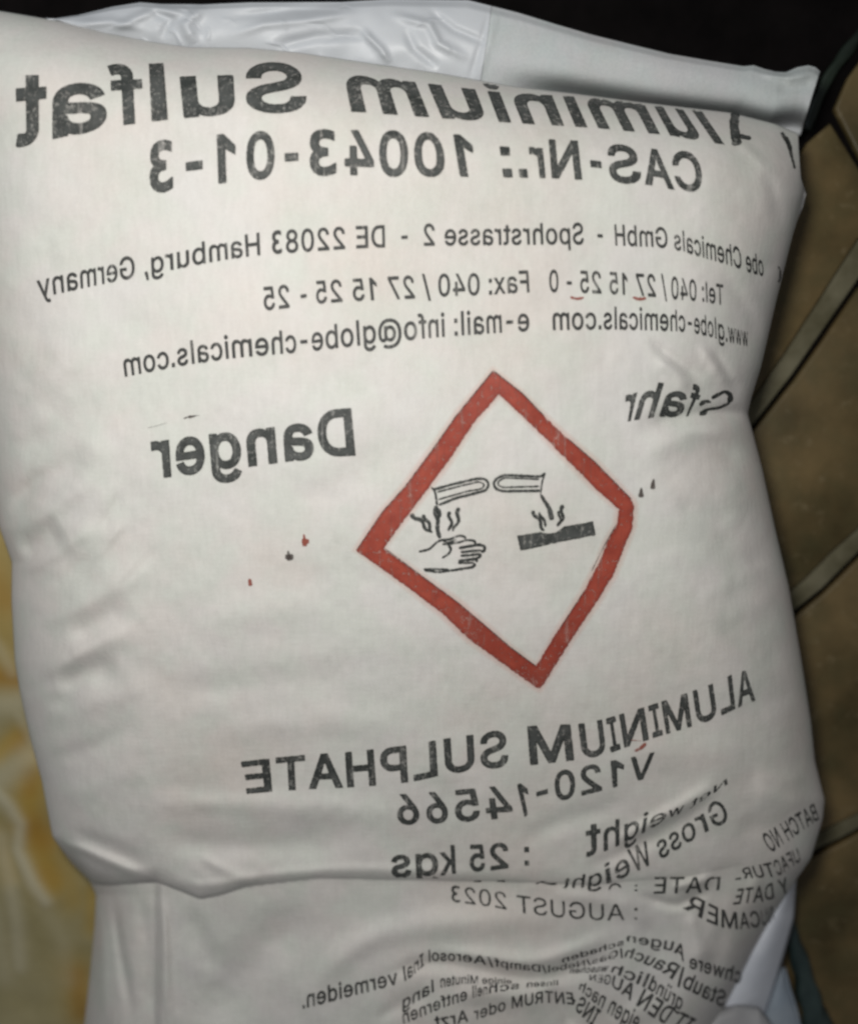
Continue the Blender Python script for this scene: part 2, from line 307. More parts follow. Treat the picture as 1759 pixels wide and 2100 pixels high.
def Z(x, y):
    dl = x - XL(y); dr = XR(y) - x; dt = y - FB(x)
    upper = 0.040 + 0.074 * bulge(dl + 3, 250) ** .9 * bulge(dr + 2, 240) ** .9 * bulge(dt + 2, 170) * (1 - 0.26 * sstep(1250, 1830, y))
    upper += 0.016 * np.exp(-((x - 860) / 620) ** 2 - ((y - 900) / 620) ** 2)
    lower = 0.022 + 0.064 * bulge(dl + 2, 120) * bulge(dr + 2, 120) + 0.012 * np.exp(-((x - 950) / 260) ** 2 - ((y - 2060) / 170) ** 2) - 0.007 * sstep(600, 250, x) + 0.006 * (sstep(314, 334, x) - 1)
    q = YC(x) - y
    depth = 0.86 - 0.36 * sstep(420, 640, x) - 0.32 * sstep(1080, 1380, x)
    k = bulge(np.maximum(q, 0), 34) * (q > 0)
    merge = sstep(-130, 60, q)
    k = k * depth + merge * (1 - depth)
    z = lower + (upper - lower) * k
    wsum = np.zeros_like(z)
    for pl, wd, amp in WR:
        X = [p[0] for p in pl]; Yv = [p[1] for p in pl]; m = 3.2 * wd
        sel = (x > min(X) - m) & (x < max(X) + m) & (y > min(Yv) - m) & (y < max(Yv) + m)
        if not sel.any(): continue
        pa = np.array(pl, float)                    # round the corners of the fold line
        for _ in range(3):
            q_ = np.empty((2 * len(pa), 2)); q_[0] = pa[0]; q_[-1] = pa[-1]; q_[1:-1:2] = .75 * pa[:-1] + .25 * pa[1:]; q_[2:-1:2] = .25 * pa[:-1] + .75 * pa[1:]; pa = q_
        d, t, _ = seg_dist(x[sel], y[sel], [tuple(p_) for p_ in pa])
        taper = sstep(0, .30, t) * sstep(1, .70, t) * 1.1
        ww = wd * (0.95 + 0.6 * t)
        side = np.clip(np.minimum(dl[sel] + 12, dr[sel] + 12) / 30, 0.15, 1)
        wsum[sel] += amp * 0.001 * np.exp(-(d / ww) ** 2) * taper * side
    z = z + wsum
    u = x * 0.7 + y * 0.7; v = -x * 0.7 + y * 0.7
    fall = np.clip(np.minimum(np.minimum(dl, dr), dt) / 60, 0.1, 1)
    z = z + fall * (0.0032 * vnoise(x, y, 210, 3) + 0.0018 * vnoise(x, y, 88, 4) + 0.0010 * vnoise(u * .55, v, 40, 5) + 0.0004 * vnoise(x, y, 19, 6))
    return np.maximum(z, 0.012)
NR, NC = 760, 620
r_ = Y0 + (Y1 - Y0) * np.linspace(0, 1, NR) ** 1.0
# rows are gathered near the top shoulder, columns near both sides
s_ = np.linspace(0, 1, NC); s_ = s_ - 0.055 * np.sin(2 * math.pi * s_)
GY0 = np.repeat(r_[:, None], NC, 1); GX = XL(GY0) + (XR(GY0) - XL(GY0)) * s_[None, :]
for _ in range(2):
    GY = GY0 + yshift(GX, GY0)
GZ = Z(GX, GY)
def sample(x, y):
    y0 = np.array(y, float)
    for _ in range(30): y0 = y - yshift(x, y0)
    xl, xr = XL(y0), XR(y0); s = np.clip((x - xl) / (xr - xl), 0.002, 0.998)
    c = np.interp(s, s_, np.arange(NC)); r = np.clip((y0 - Y0) / (Y1 - Y0) * (NR - 1), 0, NR - 1.001)
    i = np.clip(r.astype(int), 0, NR - 2); j = np.clip(c.astype(int), 0, NC - 2); fr = r - i; fc = c - j
    return (GZ[i, j] * (1 - fc) + GZ[i, j + 1] * fc) * (1 - fr) + (GZ[i + 1, j] * (1 - fc) + GZ[i + 1, j + 1] * fc) * fr
body = P(GX, GY, GZ).reshape(-1, 3)
faces = [tuple(f) for f in grid_faces(NR, NC)]
ring = [(0, j) for j in range(NC)] + [(i, NC - 1) for i in range(1, NR)] + [(NR - 1, j) for j in range(NC - 2, -1, -1)] + [(i, 0) for i in range(NR - 2, 0, -1)]
rid = np.array([i * NC + j for i, j in ring]); rp = body[rid]; cen = rp.mean(0)
verts = [body]; prev = rid; off = len(body)
dirv = cen - rp; dirv[:, 2] = 0; dirv /= np.linalg.norm(dirv, axis=1, keepdims=True)
for inset, zf in ((0.004, 0.72), (0.014, 0.40), (0.034, 0.12)):
    q = rp + dirv * inset; q[:, 2] = np.maximum(rp[:, 2] * zf, 0.001); verts.append(q)
    cur = np.arange(off, off + len(q)); off += len(q); n = len(q)
    for a in range(n): b = (a + 1) % n; faces.append((prev[a], prev[b], cur[b], cur[a]))
    prev = cur
c0 = cen.copy(); c0[2] = 0.001; verts.append(c0[None]); ci = off
for a in range(len(prev)): faces.append((prev[a], prev[(a + 1) % len(prev)], ci))
sack = empty('sack', tuple(P(860, 1050, 0.0)))
thing(sack, 'full white sack with mirrored black lettering and red hazard diamond lying on brown tiles', 'sack')
SACK_PARTS = []
def part(name, v, f, m, attrs=None, parent=None, smooth_=True):
    o = mk(name, np.asarray(v) - np.array(sack.location), f, m, parent or sack, smooth_, attrs); return o
part('body', np.concatenate(verts), faces, M_CLOTH)

# flap: the flat upper end of the sack with its glossy liner
TE = interp([(70, 52), (118, 37), (160, 31), (230, 14), (287, 5), (330, 8), (420, 9), (513, 5), (700, 4), (800, -2), (959, 0), (1062, 26), (1140, 50), (1216, 72), (1370, 110), (1450, 124), (1524, 136), (1545, 134), (1565, 141), (1590, 147), (1611, 148), (1634, 138), (1657, 134), (1672, 138), (1680, 146)])
nc, nr = 640, 120
xs = np.linspace(0, 1, nc)[None, :]; v = np.linspace(0, 1, nr)[:, None]
xt = 100 + (1681 - 100) * xs; xb = 95 + (1640 - 95) * xs
X = xt * (1 - v) + xb * v + 0 * v; top = TE(xt); bot = FB(xb) + 26 * sstep(0, .05, xs) * sstep(0, .05, 1 - xs)
Y = top * (1 - v) + bot * v
z = 0.050 + 0.008 * np.sin(v * math.pi) - 0.010 * v
z = z - 0.029 * np.exp(-((v - 0.93) / 0.20) ** 2) * sstep(1000, 1180, X)
z = z - 0.004 * sstep(0.1, 0.0, v) 
LW = [([(230, 60), (320, 20), (400, 30)], 10, 4), ([(330, 80), (350, 40), (300, 15)], 9, -3), ([(400, 90), (380, 50), (420, 12)], 12, 4.5), ([(480, 70), (540, 50), (640, 40), (740, 25)], 10, 3.5),
      ([(470, 35), (600, 20), (700, 15)], 9, -3), ([(560, 95), (650, 75), (760, 70)], 12, -3.5), ([(740, 60), (780, 100), (800, 130)], 8, 4), ([(800, 30), (880, 50), (900, 90), (960, 120)], 9, 3.5),
      ([(830, 60), (850, 100), (900, 140)], 9, -3), ([(880, 20), (930, 60), (1000, 90)], 8, -2.5), ([(1003, 25), (985, 90), (962, 165)], 6, -1.2), ([(1020, 25), (1002, 90), (980, 165)], 8, 1.2),
      ([(1560, 150), (1620, 160), (1670, 150)], 8, 3), ([(1590, 185), (1640, 180), (1670, 170)], 10, -2), ([(1080, 60), (1300, 120), (1600, 190)], 26, 2.0), ([(150, 50), (230, 45), (300, 60)], 9, 3)]
for _ in range(26):                                 # thin sharp creases in the film
    x = rng.uniform(150, 930); y = float(TE(x)) + rng.uniform(5, 110); a = rng.uniform(-0.6, 1.3); L = rng.uniform(25, 90)
    LW.append(([(x, y), (x + L * .5 * math.cos(a), y + L * .5 * math.sin(a)), (x + L * math.cos(a + .3), y + L * math.sin(a + .3))], rng.uniform(2.2, 4.5), rng.uniform(-1.1, 1.1)))
for pl, wd, amp in LW:
    d, t, _ = seg_dist(X, Y, pl); z = z + amp * 0.001 * np.exp(-(d / wd) ** 2) * np.clip(np.minimum(t, 1 - t) * 4 + .1, 0, 1)
left = sstep(1000, 850, X)
z = z + left * (0.0045 * vnoise(X * .7 + Y, Y - X * .3, 95, 21) + 0.0016 * vnoise(X, Y, 34, 22)) + 0.003 * vnoise(X, Y, 120, 23)
def sheet(name, X, Y, z, m, parent_sack=True, attrs=None, thick=0.0007):
    nr, nc = X.shape
    p = P(X, Y, z).reshape(-1, 3); fs = [tuple(f) for f in grid_faces(nr, nc)]
    o = part(name, p, fs, m, attrs) if parent_sack else mk(name, p, fs, m, None, True, attrs)
    s = o.modifiers.new('thick', 'SOLIDIFY'); s.thickness = thick; s.offset = -1
    return o
lin = X[0] < 1010
o = sheet('liner_flap', X[:, lin], Y[:, lin], z[:, lin], M_LINER); o['label'] = 'glossy crumpled bluish liner above the word Sulfat'
k0 = np.where(~lin)[0][0] - 3
o = sheet('top_flap', X[:, k0:], Y[:, k0:], z[:, k0:] - 0.0009, M_INNER); o['label'] = 'flat pale woven flap above the word Aluminium'
# white liner edge at the lower right
def strip(name, left, right, zf, m, ny=60, nx=16, par=True, smoothr=20, wav=0.002):
    y0_, y1_ = left[0][1], left[-1][1]; ty = np.linspace(0, 1, ny)[:, None]; tx = np.linspace(0, 1, nx)[None, :]
    def along(pl):
        pl = np.array(pl, float); L = np.r_[0, np.cumsum(np.hypot(*np.diff(pl, axis=0).T))]; L /= L[-1]
        return np.interp(ty, L, pl[:, 0]), np.interp(ty, L, pl[:, 1])
    ax, ay = along(left); bx, by = along(right)
    X = ax * (1 - tx) + bx * tx; Y = ay * (1 - tx) + by * tx
    return sheet(name, X, Y, zf(tx + 0 * ty, ty + 0 * tx) + wav * vnoise(X, Y, 40, 31), m, par)
strip('inner_liner_edge', [(1622, 1802), (1570, 1875), (1524, 1949), (1470, 2053), (1440, 2120)], [(1632, 1800), (1627, 1882), (1612, 1939), (1595, 1999), (1568, 2085)],
      lambda u, v: 0.034 + 0.012 * np.sin(u * 3.1) - 0.012 * u, M_WHITE)
o = strip('liner_fold', [(1440, 2092), (1475, 2070), (1510, 2060), (1555, 2066), (1576, 2092)], [(1400, 2240), (1440, 2240), (1500, 2240), (1560, 2240), (1600, 2240)],
      lambda u, v: 0.040 + 0.016 * np.sqrt(np.clip(u * 2.2, 0, 1)), M_GREY)

# ------------------------------------------------------------------ print on the sack
def winding(px, py, lp):
    c = np.zeros(len(px), int)
    for (a, b), (p, q) in zip(lp, np.roll(lp, -1, 0)):
        if b == q: continue
        t = px < (p - a) * (py - b) / (q - b) + a
        if q > b: c += ((b <= py) & (py < q) & t)
        else: c -= ((q <= py) & (py < b) & t)
    return c
def inside(px, py, loops):
    return sum(winding(px, py, lp) for lp in loops) != 0
def resample(lp, step):
    out = []
    n = len(lp)
    for i in range(n):
        a, b = lp[i], lp[(i + 1) % n]; k = max(1, int(math.ceil(np.hypot(*(b - a)) / step)))
        for t in range(k): out.append(a + (b - a) * t / k)
    return np.array(out)
def tri_region(loops, step):
    """fine triangles inside closed outlines, with each vertex's distance from the outline"""
    loops = [resample(l, step) for l in loops if len(l) > 2]
    V, Ed = [], []
    for l in loops:
        o = len(V); V += [tuple(p) for p in l]; Ed += [(o + i, o + (i + 1) % len(l)) for i in range(len(l))]
    A = np.array(V); Q = []
    for l in loops:                                 # an outline buried in an overlapping stroke is no border
        tn = np.roll(l, -1, 0) - np.roll(l, 1, 0); tn /= np.linalg.norm(tn, axis=1, keepdims=True) + 1e-9; nn = np.stack([-tn[:, 1], tn[:, 0]], -1) * 0.3
        p1, p2 = l + nn, l - nn
        Q.append(l[inside(p1[:, 0], p1[:, 1], loops) != inside(p2[:, 0], p2[:, 1], loops)])
    if not sum(map(len, Q)): Q = [A]
    Q = np.concatenate(Q)
    lo, hi = A.min(0), A.max(0)
    gx, gy = np.meshgrid(np.arange(lo[0] + step * .5, hi[0], step), np.arange(lo[1] + step * .5, hi[1], step)); gx = gx.ravel().copy(); gy = gy.ravel()
    gx += (np.round((gy - lo[1]) / step) % 2) * step * 0.5
    if len(gx):
        k = inside(gx, gy, loops); gx, gy = gx[k], gy[k]
    if len(gx):
        S0 = A; 
        D = np.min(np.hypot(gx[:, None] - S0[None, :, 0], gy[:, None] - S0[None, :, 1]), 1); k = D > step * .45
        pts = np.stack([gx[k], gy[k]], -1)
    else: pts = np.zeros((0, 2))
    allv = [Vector((float(a), float(b))) for a, b in np.concatenate([A, pts])]
    vo, eo, fo, ov, _, _ = delaunay_2d_cdt(allv, Ed, [], 0, 1e-5)
    vo = np.array([(p[0], p[1]) for p in vo])
    F = np.array([tuple(f) for f in fo if len(f) == 3])
    c = vo[F].mean(1); F = F[inside(c[:, 0], c[:, 1], loops)]
    D = np.zeros(len(vo))
    for s in range(0, len(vo), 4000):
        D[s:s + 4000] = np.min(np.hypot(vo[s:s + 4000, None, 0] - Q[None, :, 0], vo[s:s + 4000, None, 1] - Q[None, :, 1]), 1)
    return vo, F, D
def lay(name, V, F, D, m, lift=0.0005, parent=None, clip=None):
    if clip is not None:
        ok = clip(V[:, 0], V[:, 1]); F = F[ok[F].all(1)]
    used = np.unique(F); mp = -np.ones(len(V), int); mp[used] = np.arange(len(used)); V, D, F = V[used], D[used], mp[F]
    if parent is None or m not in (M_HALO,): D = D + 0.25 + 1.1 * float(np.mean(D[F].max(1) < 0.3))   # strokes too thin for inner points stay solid
    z = sample(V[:, 0], V[:, 1]); p = toward_camera(P(V[:, 0], V[:, 1], z), lift)
    a, b, c = p[F[:, 0]], p[F[:, 1]], p[F[:, 2]]
    if np.cross(b - a, c - a)[:, 2].mean() < 0: F = F[:, ::-1]
    return part(name, p, F, m, {'edge': D}, parent, m not in (M_INK, M_INKS, M_SPOT, M_REDSPOT))

